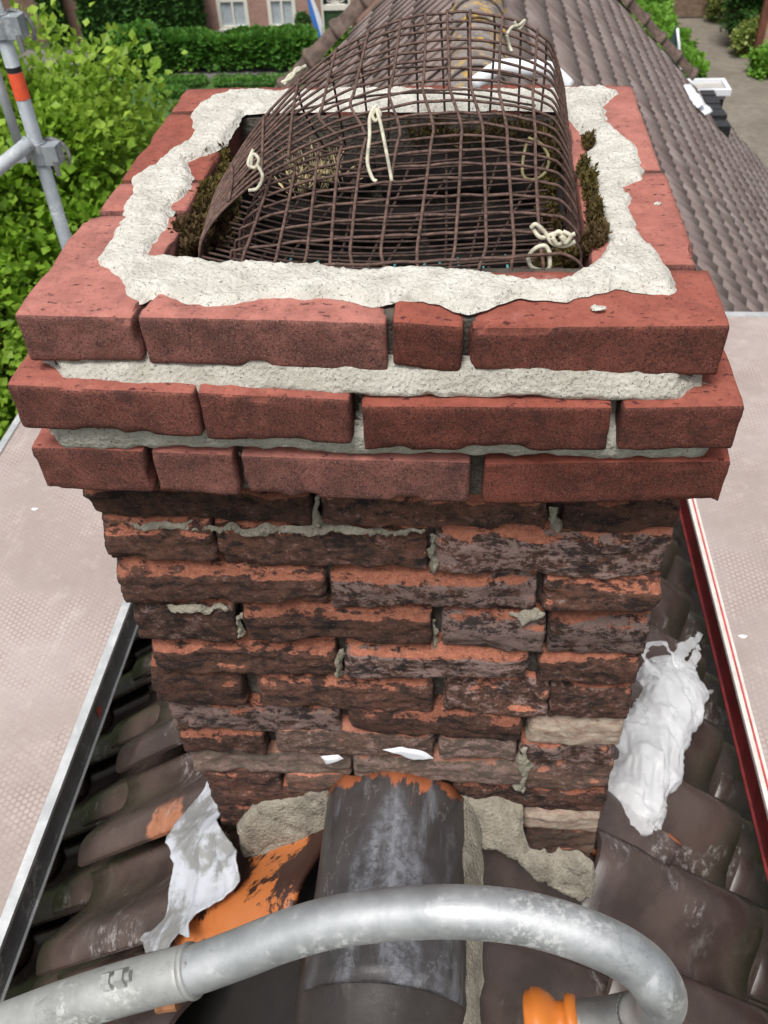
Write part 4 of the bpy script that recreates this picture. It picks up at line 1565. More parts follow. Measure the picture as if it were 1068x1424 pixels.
# shaft, old brick: (xl, xr, top l, top r, bottom l, bottom r, colour (orange, bloom, cream), ledge)
YS = .048
S = [
    (118, 432, 684, 694, 720, 731, (.05, .1, 0), .004), (446, 760, 695, 700, 732, 738, (.15, .35, 0), .004), (783, 945, 701, 702, 740, 741, (.0, .1, 0), .003),
    (143, 295, 726, 731, 782, 779, (.35, .2, 0), .008), (302, 594, 735, 740, 789, 794, (.1, .35, 0), .006), (607, 932, 740, 742, 797, 805, (.75, .75, 0), .012),
    (164, 451, 786, 794, 838, 841, (.45, .3, 0), .012), (460, 747, 794, 802, 843, 853, (.95, .8, 0), .014), (757, 916, 803, 806, 853, 858, (.8, .35, 0), .013),
    (185, 327, 838, 842, 888, 893, (.2, .5, 0), .009), (339, 600, 842, 852, 891, 897, (.9, .1, 0), .013), (616, 757, 856, 864, 902, 908, (.3, 1., 0), .010), (762, 902, 864, 866, 908, 911, (.4, .9, 0), .010),
    (213, 468, 892, 898, 936, 940, (.8, 0, 0), .014), (479, 734, 897, 906, 943, 948, (.85, .85, 0), .014), (749, 890, 908, 908, 952, 953, (.85, .4, 0), .013),
    (213, 336, 936, 941, 978, 982, (.3, .1, 0), .008), (355, 602, 941, 948, 984, 989, (.6, .3, 0), .010), (619, 762, 948, 956, 990, 998, (.45, .6, 0), .010), (765, 877, 956, 958, 998, 1001, (.3, .5, 0), .009),
    (238, 473, 980, 986, 1014, 1021, (.45, .9, 0), .008), (483, 725, 987, 998, 1020, 1031, (.6, .3, 0), .010), (735, 865, 1001, 1003, 1033, 1036, (.25, .6, 1.), .006),
    (251, 367, 1018, 1020, 1045, 1049, (.6, .4, 0), .009), (380, 602, 1018, 1026, 1049, 1055, (.25, .6, .1), .006), (612, 716, 1028, 1033, 1056, 1060, (.0, .75, .15), .004), (721, 853, 1035, 1039, 1062, 1066, (.15, .8, 0), .008),
    (266, 487, 1048, 1055, 1071, 1078, (.0, .75, .25), .005), (492, 727, 1056, 1064, 1084, 1091, (.1, .75, .2), .006), (730, 850, 1064, 1067, 1097, 1099, (.6, .5, .1), .010),
    (286, 390, 1074, 1079, 1097, 1101, (.0, .3, 0), .006), (397, 480, 1078, 1084, 1100, 1104, (.0, .3, .1), .006), (630, 842, 1092, 1102, 1120, 1128, (.5, .4, 0), .010),
    (294, 424, 1101, 1102, 1119, 1121, (.0, .25, 0), .006), (727, 833, 1128, 1131, 1153, 1157, (.25, .7, .95), .008),
    (303, 368, 1121, 1123, 1148, 1147, (.05, .1, 0), .006), (728, 828, 1157, 1160, 1184, 1186, (0, .35, .15), .004), (764, 818, 1186, 1188, 1212, 1214, (0, .3, .1), .004),
]
labels = {22: 'cream coloured brick', 34: 'pale cream brick near the foot'}
for i, (xl, xr, tl, tr, bl, br, col, led) in enumerate(S):
    front_brick(xl - 1, xr + 1, tl - 2, tr - 2, bl + 2, br + 2, YS + random.uniform(-.005, .003), .105, 'old', col, led * 1.35, labels.get(i))
# shaft sides and back (seen only from beside)
zc = -.225
row = 0
while zc > -1.5:
    z1, z0 = zc, zc - .056
    ya, yb = YS + .002, .60
    for xs in ((-.329, -.229), (.229, .331)):
        o_ = .11 if (row % 2) else .11
        cuts = [ya + o_, ya + o_ + (.215 if row % 2 else .12), yb]
        for k in range(2):
            box_brick(xs[0], xs[1], cuts[k] + .005, cuts[k + 1] - .005, z0, z1, 'old', (random.random(), random.random(), 0))
    for k in range(3):
        w = .45 / 3
        box_brick(-.225 + k * w + .004, -.225 + (k + 1) * w - .004, yb - .1, yb, z0, z1, 'old', (random.random(), random.random(), 0))
    zc -= .0725
    row += 1


# mortar: hollow core with noisy front faces
def ring(b, xo0, xo1, yo0, yo1, xi0, xi1, yi0, yi1, z0, z1):
    b.box(xo0, xo1, yo0, yi0, z0, z1).box(xo0, xo1, yi1, yo1, z0, z1).box(xo0, xi0, yi0, yi1, z0, z1).box(xi1, xo1, yi0, yi1, z0, z1)


HX0, HX1, HY0, HY1 = -.212, .210, .106, .506
b = MB()
ring(b, -.296, .294, .012, .598, HX0, HX1, HY0, HY1, -.21, -.006)
b.build('core', M['oldm'], ch, False, ch)
b = MB()
ring(b, -.308, .310, YS + .026, .585, HX0, HX1, HY0 + .02, HY1, -1.62, -.2105)
b.box(HX0, HX1, HY0 + .02, HY1, -1.0, -.95)
ring(b, HX0 + .0005, HX1 - .0005, HY0 + .0205, HY1 - .0005, HX0 + .003, HX1 - .003, HY0 + .023, HY1 - .003, -.94, -.20) if False else None
b.build('core', M['oldm'], ch, False, ch)


def mortar_sheet(name, m, x0, x1, zp, amp, seed, res=.0036, freq=50, rag=0.):
    """zp: list of (z, y) from top to bottom"""
    zs = np.arange(zp[0][0], zp[-1][0], -res)
    xs = np.arange(x0, x1, res)
    zz = np.array([q[0] for q in zp][::-1]); yy = np.array([q[1] for q in zp][::-1])
    X, Z = np.meshgrid(xs, zs, indexing='ij')
    X0 = np.stack([X, 0 * X, Z * .3], -1)
    Zw = Z - rag * (fbm(X0 * 14, seed + 20, 3) + .5 * fbm(X0 * 70, seed + 21, 3) - .3)
    Yb = np.interp(Zw, zz, yy)
    if rag:
        e = np.minimum(X - x0, x1 - X) + .010 * fbm(X0 * 40 + Z[..., None] * 60, seed + 22, 3)
        Yb = Yb + .02 * sst(.022, 0, e)
    P = np.stack([X, Yb, Z], -1)
    Yb = Yb + amp * fbm(P * freq, seed, 4) + amp * 1.2 * fbm(P * np.array([9, 9, 30]), seed + 3, 2)
    V = np.stack([X, Yb, Z], -1).reshape(-1, 3)
    return ob(name, rel(V, ch), grid_faces(len(xs), len(zs)), m, ch)


# joints of the corbel: beds run out onto the ledge below
mortar_sheet('bed_joint', M['mortar'], -.309, .304, [(-.040, .010), (-.0465, .0025), (-.052, -.002), (-.059, -.0065), (-.066, -.0115), (-.071, -.009), (-.076, .002)], .0011, 3, rag=.004)
mortar_sheet('bed_joint', M['mortar'], -.327, .330, [(-.108, .0), (-.116, -.008), (-.122, -.009), (-.132, -.0085), (-.141, -.0062), (-.150, .008)], .0011, 5, rag=.004)
mortar_sheet('bed_joint', M['mortar'], -.285, .285, [(-.008, .030), (-.045, .020)], .006, 7)
mortar_sheet('bed_joint', M['mortar'], -.315, .315, [(-.068, .014), (-.095, .010), (-.118, .0)], .008, 8)
mortar_sheet('bed_joint', M['mortar'], -.315, .318, [(-.150, .022), (-.196, .020)], .007, 9)
mortar_sheet('bed_joint', M['oldm'], -.312, .314, [(-.200, YS + .012), (-.215, YS + .022), (-.60, YS + .026), (-1.4, YS + .024)], .007, 11, .006, 38)


# light mortar remnants lying on the ledges of the old courses
def remnant(pts, Y, seed):
    P2 = [(lambda q: (q[0], q[2]))(aty(px, py, Y)) for px, py in pts]
    V2, F, sd_ = march(P2, .0028, None, .005, seed, 75)
    y = Y - .010 * sst(0, .006, sd_) - .003 * fbm(np.stack([V2[:, 0], V2[:, 1], 0 * sd_], 1) * 60, seed, 3)
    V = np.stack([V2[:, 0], y, V2[:, 1]], 1)
    ob('bed_joint', rel(V, ch), F, M['remn'], ch)


remnant([(168, 723), (300, 729), (420, 733), (430, 724), (446, 728), (520, 733), (590, 737), (592, 742), (500, 741), (400, 741), (300, 737), (200, 733)], YS + .004, 3)
remnant([(236, 839), (318, 843), (315, 848), (270, 850), (245, 847)], YS + .004, 4)
remnant([(436, 690), (443, 695), (445, 728), (430, 730)], YS + .006, 5)
remnant([(762, 702), (781, 703), (780, 735), (760, 740)], YS + .006, 6)
remnant([(706, 855), (745, 848), (760, 857), (730, 864)], YS + .004, 7)
remnant([(596, 740), (606, 742), (610, 795), (595, 795)], YS + .010, 8)
remnant([(329, 845), (338, 846), (337, 888), (326, 886)], YS + .008, 9)
remnant([(467, 900), (478, 902), (478, 940), (465, 938)], YS + .010, 10)
remnant([(602, 905), (612, 910), (614, 898), (606, 860), (600, 860)], YS + .012, 11)
remnant([(720, 1036), (735, 1033), (740, 1060), (728, 1098), (716, 1095)], YS + .004, 12)

# small white flakes of film caught in the joints
for pts, lab in (([(530, 1040), (560, 1037), (590, 1043), (604, 1053), (575, 1055), (556, 1048)], 'white flake of film stuck in the brick joint above the ridge tile'),
                 ([(446, 1050), (470, 1048), (478, 1054), (455, 1062)], 'tiny white flake stuck in the joint left of the ridge tile')):
    P2 = [(lambda q: (q[0], q[2]))(aty(px, py, YS - .006)) for px, py in pts]
    V2, F, sd_ = march(P2, .002, None, .001, 3, 80)
    V = np.stack([V2[:, 0], YS - .008 - .004 * sst(0, .006, sd_), V2[:, 1]], 1)
    c = V.mean(0)
    o = ob('plastic_flake', V - c, F, M['cloth'], None, True, tuple(c))
    tag(o, lab, 'flake', 'white flakes in the brick joints')

# mortar cap (flaunching) --------------------------------------------------
outer = [(440, 124), (382, 125), (337, 124), (300, 131), (273, 148), (264, 157), (268, 176), (258, 198), (232, 212), (210, 232), (184, 243), (180, 266),
         (170, 285), (170, 305), (155, 318), (150, 333), (130, 363), (140, 375), (160, 386), (167, 403), (180, 418), (192, 421), (207, 413), (222, 410),
         (248, 419), (283, 425), (313, 424), (354, 416), (384, 414), (430, 414), (460, 409), (485, 415), (516, 423), (530, 420), (555, 414), (590, 415),
         (611, 420), (631, 428), (648, 434), (676, 429), (701, 418), (726, 409), (757, 414), (792, 416), (827, 404), (857, 398), (893, 403), (933, 408),
         (941, 404), (933, 378), (924, 359), (908, 340), (893, 325), (878, 290), (882, 273), (870, 260), (901, 250), (891, 218), (885, 199), (862, 183),
         (847, 168), (840, 145), (851, 136), (862, 128), (843, 121), (797, 121), (700, 126), (600, 124), (500, 122)]
inner = [(339, 154), (333, 168), (322, 180), (318, 195), (288, 212), (262, 221), (268, 240), (268, 258), (243, 281), (236, 311), (213, 343), (212, 350),
         (240, 352), (262, 354), (296, 361), (379, 362), (441, 362), (473, 368), (520, 371), (573, 366), (641, 370), (677, 373), (725, 383), (755, 387),
         (790, 381), (813, 366), (834, 351), (847, 332), (836, 317), (830, 294), (824, 260), (817, 229), (805, 218), (820, 202), (813, 187), (801, 176),
         (792, 164), (780, 150), (700, 148), (600, 150), (500, 150), (430, 150), (380, 152)]
O2 = np.array([atz(x, y, .002)[:2] for x, y in outer]); I2 = np.array([atz(x, y, .004)[:2] for x, y in inner])
V2, F, sd_ = march(O2, .0024, I2, .0024, 9, 75)
P3 = np.stack([V2[:, 0], V2[:, 1], 0 * sd_], 1)
zcap = -.0015 + .0075 * sst(-.001, .009, sd_) + sst(0, .008, sd_) * (.0013 * fbm(P3 * 24, 21, 2) + .0013 * fbm(P3 * 120, 22, 3) + .0009 * fbm(P3 * 330, 23, 2))
cap = ob('mortar_cap', rel(np.stack([V2[:, 0], V2[:, 1], zcap], 1), ch), F, M['cap'], ch)

# flue lining bricks seen inside
for k in range(5):
    z1 = -.055 - k * .068; z0 = z1 - .054
    for j in range(2):
        w = (HX1 - HX0) / 2
        s = .03 if k % 2 else -.03
        xa = HX0 + (0 if j == 0 else w + s); xb = HX0 + (w + s if j == 0 else 2 * w)
        box_brick(xa + .004, xb - .004, HY1 - .012, HY1 + .03, z0, z1, 'soot', (0, 0, 0))
    for xs in ((HX0 - .03, HX0 + .010), (HX1 - .010, HX1 + .03)):
        for j in range(2):
            w = (HY1 - HY0) / 2
            box_brick(xs[0], xs[1], HY0 + j * w + .006, HY0 + (j + 1) * w - .006, z0, z1, 'soot', (0, 0, 0))


# cement at the chimney foot
def foot_fill(name, pts, top, drop, seed, label, amp=.004):
    """sloping cement fillet: starts on the brick face and runs forward towards its lower edge"""
    V2, F, sd_ = march(np.array(pts, float), 4., None, 3.5, seed, .035)
    V = []
    for (px, py), d in zip(V2, sd_):
        V.append(aty(px, py, .046 - drop * (py - top) / 100.))
    V = np.array(V)
    crack = np.abs(fbm(V * 13, seed + 8, 2))
    V[:, 1] += -amp * fbm(V * 26, seed, 4) + .007 * sst(.05, 0., crack) + .014 * sst(5., 0., sd_)
    o = ob(name, rel(V, ch), [f[::-1] for f in F], M['fill'], ch)
    o['label'] = label


foot_fill('cement_fillet', [(326, 1158), (340, 1140), (366, 1118), (420, 1104), (462, 1088), (460, 1168), (430, 1178), (385, 1190), (352, 1197), (332, 1192)], 1100, .045, 31, 'smooth sandy cement left of the ridge tile', .0025)
foot_fill('cement_fillet', [(638, 1096), (668, 1104), (700, 1120), (726, 1130), (730, 1160), (736, 1186), (768, 1194), (800, 1198), (822, 1212), (830, 1252), (806, 1262), (780, 1246), (742, 1226), (712, 1198), (684, 1186), (668, 1186), (656, 1215), (638, 1226)], 1110, .072, 33, 'cracked grey cement right of the ridge tile')

# ================================================================== MOSS, SOOT DUST
def moss(label, pts, zz, n, seed, h=.0075, m='moss'):
    n = n * 3 if m == 'moss' else n
    P2 = np.array([atz(px, py, zz)[:2] for px, py in pts])
    lo, hi = P2.min(0), P2.max(0)
    r = np.random.default_rng(seed)
    Q = lo + r.random((n * 4, 2)) * (hi - lo)
    Q = Q[poly_sdf(Q, P2) > 0][:n]
    P = np.column_stack([Q, zz + .012 * fbm(np.column_stack([Q * 40, np.zeros(len(Q))]), seed, 2) + r.uniform(-.012, .004, len(Q))])
    N = np.column_stack([r.normal(0, .6, (len(P), 2)), np.ones(len(P))])
    V, F = leaf_cloud(P, N, h, seed, .6, .22 if m == 'moss' else .05, .1)
    c = V.mean(0)
    o = ob('moss', V - c, F, M[m], None, False, tuple(c))
    return tag(o, label, 'moss', kind='stuff')


moss('brown green moss along the left inner edge of the flue', [(285, 225), (318, 215), (322, 240), (300, 290), (285, 340), (262, 352), (240, 345), (250, 300), (262, 285), (245, 285), (262, 268), (280, 262)], -.012, 2600, 1)
moss('dark moss hanging inside the flue below the left edge', [(300, 225), (345, 230), (330, 300), (305, 350), (262, 352), (280, 300)], -.045, 2200, 2)
moss('brown moss along the right inner edge of the flue', [(803, 230), (818, 232), (828, 262), (834, 300), (846, 322), (842, 336), (818, 342), (806, 330), (818, 318), (815, 280)], .004, 1300, 3, .006)
moss('small moss tuft near the back right corner of the flue', [(810, 190), (826, 183), (826, 200), (815, 205)], .006, 260, 4, .006)
moss('dark moss in the front right corner of the flue', [(745, 355), (790, 345), (812, 355), (800, 374), (750, 380)], -.03, 1100, 5)
moss('olive moss inside the flue under the right side of the wire cage', [(750, 230), (800, 250), (805, 330), (770, 335), (748, 300)], -.07, 1500, 6)
moss('dark moss on the back inner edge of the flue', [(560, 168), (640, 160), (760, 165), (790, 195), (770, 215), (740, 185), (640, 185), (570, 185)], -.02, 1200, 7)
moss('dry straw lying at the back left of the flue', [(385, 235), (470, 215), (480, 255), (410, 275)], -.055, 170, 8, .03, 'straw')

# ================================================================== WIRE CAGE
cage = thing('wire_cage', 'rusty welded wire mesh cage bent over the open flue', 'wire mesh', (0, .3, 0))


def cage_pt(t, f):
    """t 0..1 left to right, f 0..1 front to back"""
    yr_ = .112 + .37 * f
    g = 1. if f > .47 else 0.
    yl = yr_ * (1 - g) + (.125 + .05 * f) * g
    s = 1 - (1 - t) ** (2.6 + 2.0 * g)
    y = yl + (yr_ - yl) * s
    if f < .5:
        y = y - (.012 * (1 - 2 * f)) * math.sin(PI * t)
    xl, xr = -.146 - .034 * g, .192 + .004 * f
    x = xl + (xr - xl) * t
    zl, zr = -.012, .004 + .044 * f
    pk = .006 + .091 * f ** .85
    z = zl + (zr - zl) * t + pk * max(0, 4 * t * (1 - t)) ** .48
    return np.array([x, y, z])


wr = random.Random(3)
nA = 20
for i in range(nA):
    f = (i / (nA - 1)) ** .88
    f = f + wr.uniform(-.008, .008) if 0 < i < nA - 1 else f
    pts = [cage_pt(t, f) + np.array([0, 0, wr.uniform(-.0012, .0012)]) for t in np.concatenate([[0, .02, .05, .09], np.linspace(.14, .93, 14)])]
    c = cage_pt(1, f)
    pts += [cage_pt(.97, f), c + np.array([.006, .0, -.010]), c + np.array([.009, -.001, -.030]), c + np.array([.009, -.004, -.075 - .02 * wr.random()])]
    p0 = pts[0]
    pts = [p0 + np.array([-.006, -.004 + .008 * f, -.045 - .02 * wr.random()])] + pts
    V, F = tube_vf(smooth_path(pts, 3), .00155, 6)
    ob('wire', rel(V, cage), F, M['rust'], cage)
tl = [.055, .14, .225, .31, .395, .48, .565, .65, .735, .82, .905]
for i, t in enumerate(tl):
    t0 = t + wr.uniform(-.008, .008)
    pts = [cage_pt(t0, 0) + np.array([0, -.003, -.05]), cage_pt(t0, 0) + np.array([0, -.004, -.012])]
    lean = lambda f: cage_pt(t0 + .02 * math.sin(3 * f + i), f) + np.array([0, 0, .0026])
    rear = [lean(f) for f in np.linspace(.48, 1, 9)]
    pts += [lean(f) for f in np.linspace(.02, .46, 7)]
    if t > .26:
        pts += rear[2:]
    else:
        V, F = tube_vf(smooth_path(rear, 3), .0017, 6)
        ob('wire', rel(V, cage), F, M['rust'], cage)
    V, F = tube_vf(smooth_path(pts, 3), .0017, 6)
    ob('wire', rel(V, cage), F, M['rust'], cage)
# the folded-in second layer: a shallow tray inside the flue, and a back flap
for i in range(24):
    y = .122 + i * .0152
    z = -.026 - .026 * math.sin(PI * i / 23)
    pts = [np.array([-.172 + wr.uniform(-.006, .006), y + .006, z + .015]), np.array([-.10, y + wr.uniform(-.004, .004), z]), np.array([0, y + wr.uniform(-.005, .005), z - .006]),
           np.array([.10, y + wr.uniform(-.004, .004), z]), np.array([.185, y + wr.uniform(-.004, .004), z + .006])]
    V, F = tube_vf(smooth_path(pts, 4), .0015, 5)
    ob('wire', rel(V, cage), F, M['rust2'], cage)
for i in range(10):
    x = -.16 + i * .037 + wr.uniform(-.006, .006)
    sk = .035 * (i % 3 - 1) + .03
    pts = [np.array([x - sk * .4, .115, -.034]), np.array([x, .3, -.062]), np.array([x + sk, .475, -.036])]
    V, F = tube_vf(smooth_path(pts, 5), .0017, 5)
    ob('wire', rel(V, cage), F, M['rust2'], cage)
for i in range(11):
    t = .12 + i * .083
    a = cage_pt(t, 1.) + np.array([0, 0, -.002])
    pts = [a, a + np.array([.002, .006, -.03]), np.array([a[0] + wr.uniform(-.01, .01), .478, -.035])]
    V, F = tube_vf(smooth_path(pts, 4), .0015, 5)
    ob('wire', rel(V, cage), F, M['rust2'], cage)
for j in range(3):
    pts = [np.array([-.13 + .1 * q, .47 + .004 * wr.random(), .045 - j * .03 + .02 * math.sin(q)]) for q in range(4)]
    V, F = tube_vf(smooth_path(pts, 4), .0015, 5)
    ob('wire', rel(V, cage), F, M['rust2'], cage)
# teal netting further down in the flue
net = thing('teal_net', 'frayed teal plastic netting hanging inside the dark flue', 'netting', (0, .25, -.12))
for i in range(11):
    x = -.12 + i * .026 + wr.uniform(-.004, .004)
    ya = .11 + wr.uniform(0, .02)
    pts = [np.array([x, ya, -.088]), np.array([x + wr.uniform(-.006, .006), ya + .07, -.082]), np.array([x + wr.uniform(-.01, .01), ya + .13 + .03 * wr.random(), -.078])]
    b = MB().tube(smooth_path(pts, 4), .0016, 5)
    for q in range(5):
        P = pts[0] * (1 - q / 5) + pts[2] * q / 5
        b.tube([P + np.array([-.008, 0, 0]), P + np.array([.008, .002, .0])], .0008, 4)
    b.build('net_strand', M['teal'], net, True, net)


def tie(label, segs, r=.0018, m='cable'):
    c = np.mean([np.mean(s, 0) for s in segs], 0)
    b = MB()
    for s in segs:
        b.tube(smooth_path(s, 6), r, 8)
    V, F = b.arr()
    o = ob('wire_tie', V - np.array(cage.location), F, M[m], cage)
    o['label'] = label
    return o


tie('cream cable tie with long loop in the middle', [[aty(520, 148, .20), aty(514, 165, .195), aty(514, 190, .185), aty(511, 225, .172), aty(518, 248, .165), aty(524, 252, .163)],
     [aty(523, 150, .20), aty(530, 175, .19), aty(538, 215, .175), aty(545, 252, .162)],
     [aty(517, 160, .197), aty(524, 152, .199), aty(529, 160, .197), aty(522, 168, .195), aty(517, 158, .197), aty(523, 147, .2)]])
tie('cream cable tie knotted at the left', [[aty(348, 235, .19), aty(352, 215, .195), aty(360, 222, .19), aty(355, 233, .19), aty(345, 228, .19), aty(352, 208, .2)],
     [aty(357, 228, .19), aty(365, 245, .185), aty(358, 262, .18), aty(346, 265, .18)]])
tie('weathered brown green tie loop at the right', [[aty(735, 192, .30), aty(752, 200, .29), aty(763, 220, .28), aty(758, 240, .27), aty(742, 250, .265), aty(728, 245, .265), aty(727, 225, .275), aty(732, 200, .29)]], .0018, 'greencable')
tie('thick cream cable tie knotted at the front right corner', [[aty(738, 317, .120), aty(745, 312, .120), aty(757, 322, .118), aty(768, 338, .116), aty(785, 342, .115), aty(800, 336, .115)],
     [aty(741, 318, .122), aty(752, 330, .118), aty(772, 325, .118), aty(790, 328, .117), aty(800, 325, .117)],
     [aty(768, 330, .114), aty(777, 322, .114), aty(786, 332, .113), aty(776, 340, .113), aty(768, 330, .113)],
     [aty(783, 322, .113), aty(793, 328, .112), aty(786, 338, .112), aty(780, 328, .112)],
     [aty(765, 352, .112), aty(758, 342, .114), aty(745, 345, .114), aty(735, 358, .113), aty(740, 372, .111), aty(755, 376, .110), aty(764, 372, .110), aty(764, 350, .112)]], .0021)
tie('cream cable tie at the top of the cage', [[aty(705, 48, .40), aty(712, 38, .405), aty(722, 35, .41), aty(730, 28, .415), aty(722, 40, .41), aty(715, 30, .41)],
     [aty(705, 48, .40), aty(708, 62, .40), aty(712, 72, .395)]], .0018)
tie('cream cable tie twisted on the left shoulder', [[aty(395, 118, .30), aty(402, 106, .31), aty(415, 98, .32), aty(425, 92, .33)], [aty(392, 115, .30), aty(406, 108, .31), aty(412, 96, .32), aty(424, 95, .33)]], .002)
# white pipe piece and pale sheet lying behind the chimney top
a, b_, c = aty(660, 118, .80), aty(730, 96, .80), aty(790, 122, .80)
V, F = tube_vf(smooth_path([a, (a + b_) / 2 + np.array([0, 0, .012]), b_, (b_ + c) / 2 + np.array([0, 0, .012]), c], 6), .013, 12)
wp = ob('white_sheet_roll', V - b_, F, M['cloth'], None, True, tuple(b_))
tag(wp, 'white bent plastic pipe lying behind the back edge of the chimney top', 'pipe')

# ================================================================== SCAFFOLD DECKS
DZ = -1.3


def deck(label, xa, xb, y0, y1, redside):
    root = thing('scaffold_deck', label, 'scaffold deck', ((xa + xb) / 2, (y0 + y1) / 2, DZ), 'scaffold decks beside the chimney')
    MB().box(xa + .022, xb - .022, y0 + .03, y1 - .03, DZ - .012, DZ).build('panel', M['deck'], root, False, root)
    for (x0, x1, side) in ((xa, xa + .0215, -1), (xb - .0215, xb, 1)):
        worn = redside and side == -1
        MB().box(x0, x1, y0, y1, DZ - .005, DZ + .006).build('edge_rim', M['redw'] if worn else M['alu'], root, False, root)
        if worn:
            MB().box(x0 + .010, x0 + .014, y0, y1, DZ + .0061, DZ + .0085).build('red_stripe', M['redl'], root, False, root)
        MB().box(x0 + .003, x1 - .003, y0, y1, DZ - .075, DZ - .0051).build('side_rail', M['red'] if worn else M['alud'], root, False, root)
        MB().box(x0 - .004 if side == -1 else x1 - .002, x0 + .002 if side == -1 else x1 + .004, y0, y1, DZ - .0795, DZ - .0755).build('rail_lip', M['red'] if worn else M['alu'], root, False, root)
    MB().box(xa + .0216, xb - .0216, y1 - .03, y1, DZ - .07, DZ + .005).build('end_rail', M['alu'], root, False, root)
    MB().box(xa + .0216, xb - .0216, y0, y0 + .03, DZ - .07, DZ + .005).build('end_rail', M['alu'], root, False, root)
    return root


dl = deck('grey scaffold deck left of the chimney with a silver edge', -1.355, -.742, -.62, 2.2, False)
MB().add([(-.7415, .455, DZ - .02), (-.7415, .475, DZ - .035), (-.7415, .470, DZ - .055), (-.7415, .452, DZ - .06)], [(0, 1, 2, 3)]).build('red_paint_smear', M['redl'], dl, False, dl)
deck('scaffold deck right of the chimney with a dark red edge', .735, 1.345, -.62, 2.23, True)
for (px, py, lab) in ((48, 708, 'small white petal lying on the left scaffold deck'), (1033, 885, 'small white speck lying on the right scaffold deck')):
    P = atz(px, py, DZ + .002)
    V2 = np.array([(math.cos(a) * .010 * (1 + .3 * math.sin(3 * a)), math.sin(a) * .006) for a in np.linspace(0, 2 * PI, 12, endpoint=False)])
    V = np.vstack([np.column_stack([V2, np.zeros(12)]), [[0, 0, .003]]])
    o = ob('petal', V, [(i, (i + 1) % 12, 12) for i in range(12)], M['petal'], None, True, tuple(P))
    tag(o, lab, 'petal', 'white petals on the decks')

for (px, py, r_, lab) in ((915, 284, .0045, 'white mortar crumb on the right side bricks of the chimney top'), (831, 428, .0046, 'flat pale mortar smear on the front right brick of the chimney top'),
                          (60, 412, .004, 'grey mortar crumb on the front left corner brick of the chimney top')):
    P = atz(px, py, .001)
    L, F = lattice(7, 7, 4)
    V, N = rounded(L, np.array([r_ * 2, r_ * 1.6, .0030]) , .00149)
    V[:, :2] *= (1 / (1e-6 + np.maximum(1, np.linalg.norm(V[:, :2] / np.array([r_, r_ * .8]), axis=1))))[:, None]
    V = V * np.array([1 + .4 * math.sin(px), 1, .7]) + .0022 * np.stack([vnoise(V * 330 + px, 3), vnoise(V * 330 + px, 4), .4 * vnoise(V * 400, 5)], 1)
    o = ob('mortar_crumb', V, F, M['cap'], None, True, tuple(P))
    tag(o, lab, 'mortar crumb', 'mortar crumbs on the chimney top')

# ---- scaffold post with clamps at the far end of the left deck
p1, p2 = aty(60, 230, 2.33), aty(95, 335, 2.33)
sp_ = thing('scaffold_post', 'galvanised scaffold post with orange tape and clamps before the tree', 'scaffold', (p1[0], 2.33, -8.8))
sx = p1[0]
MB().tube([(sx, 2.33, G), (sx, 2.33, 1.2)], .0242, 20).build('upright', M['galvd'], sp_, True, sp_)
z0_, z1_ = aty(20, 137, 2.33)[2], aty(12, 100, 2.33)[2]
MB().tube([(sx, 2.33, z0_), (sx, 2.33, (z0_ + z1_) / 2), (sx, 2.33, z1_)], .0252, 20, False).build('orange_tape', M['tape'], sp_, True, sp_)
MB().tube([(sx, 2.33, z1_ + .001), (sx, 2.33, z1_ + .018)], .0250, 20, False).build('black_tape', M['black'], sp_, True, sp_)


def clamp(P):
    b = MB()
    b.tube([P + np.array([0, 0, -.035]), P + np.array([0, 0, .035])], .031, 18)
    b.box(P[0] + .025, P[0] + .075, P[1] - .03, P[1] + .03, P[2] - .035, P[2] + .03)
    o = b.build('clamp', M['galvd'], sp_, False, sp_)
    d = MB()
    an = np.linspace(-.3, 2.2, 9)
    for q in range(8):
        d.tube([P + np.array([.035 + .055 * math.sin(an[q]), .034, -.02 + .055 * math.cos(an[q])]), P + np.array([.035 + .055 * math.sin(an[q + 1]), .034, -.02 + .055 * math.cos(an[q + 1])])], .007, 6)
    d.build('clamp_wing', M['alud'], o, False, sp_)
    MB().box(P[0] + .055, P[0] + .072, P[1] - .036, P[1] - .031, P[2] - .07, P[2] - .02).build('wedge', M['alud'], o, False, sp_)


pc = aty(66, 212, 2.33); clamp(np.array([sx, 2.33, pc[2]]))
pc = aty(5, 45, 2.33); clamp(np.array([sx, 2.33, pc[2] + .02]))
e0 = np.array([sx - .01, 2.295, aty(50, 200, 2.29)[2]])
e1 = aty(-70, 288, 2.05)
ra_ = thing('guard_rail', 'galvanised horizontal scaffold tube clamped to the left post', 'scaffold', tuple(e0))
MB().tube([e0, (e0 + e1) / 2, e1], .0235, 18).build('tube', M['galvl'], ra_, True, ra_)
MB().tube([e0 + (e0 - e1) * .012, e0 + (e1 - e0) * .02], .027, 18).build('tube_end', M['galvd'], ra_, True, ra_)
e0, e1 = aty(30, 212, 2.40), aty(-8, 95, 2.42)
dv = (e1 - e0) / np.linalg.norm(e1 - e0)
br_ = thing('diagonal_brace', 'thin galvanised brace tube just behind the left scaffold post', 'scaffold', tuple(e0))
MB().tube([e0, e0 + dv * .3, e0 + dv * 1.1], .017, 14).build('tube', M['galvl'], br_, True, br_)
MB().box(e0[0] - .02, e0[0] + .02, e0[1] - .02, e0[1] + .02, e0[2] - .03, e0[2] + .0).build('flat_end', M['galvd'], br_, False, br_)

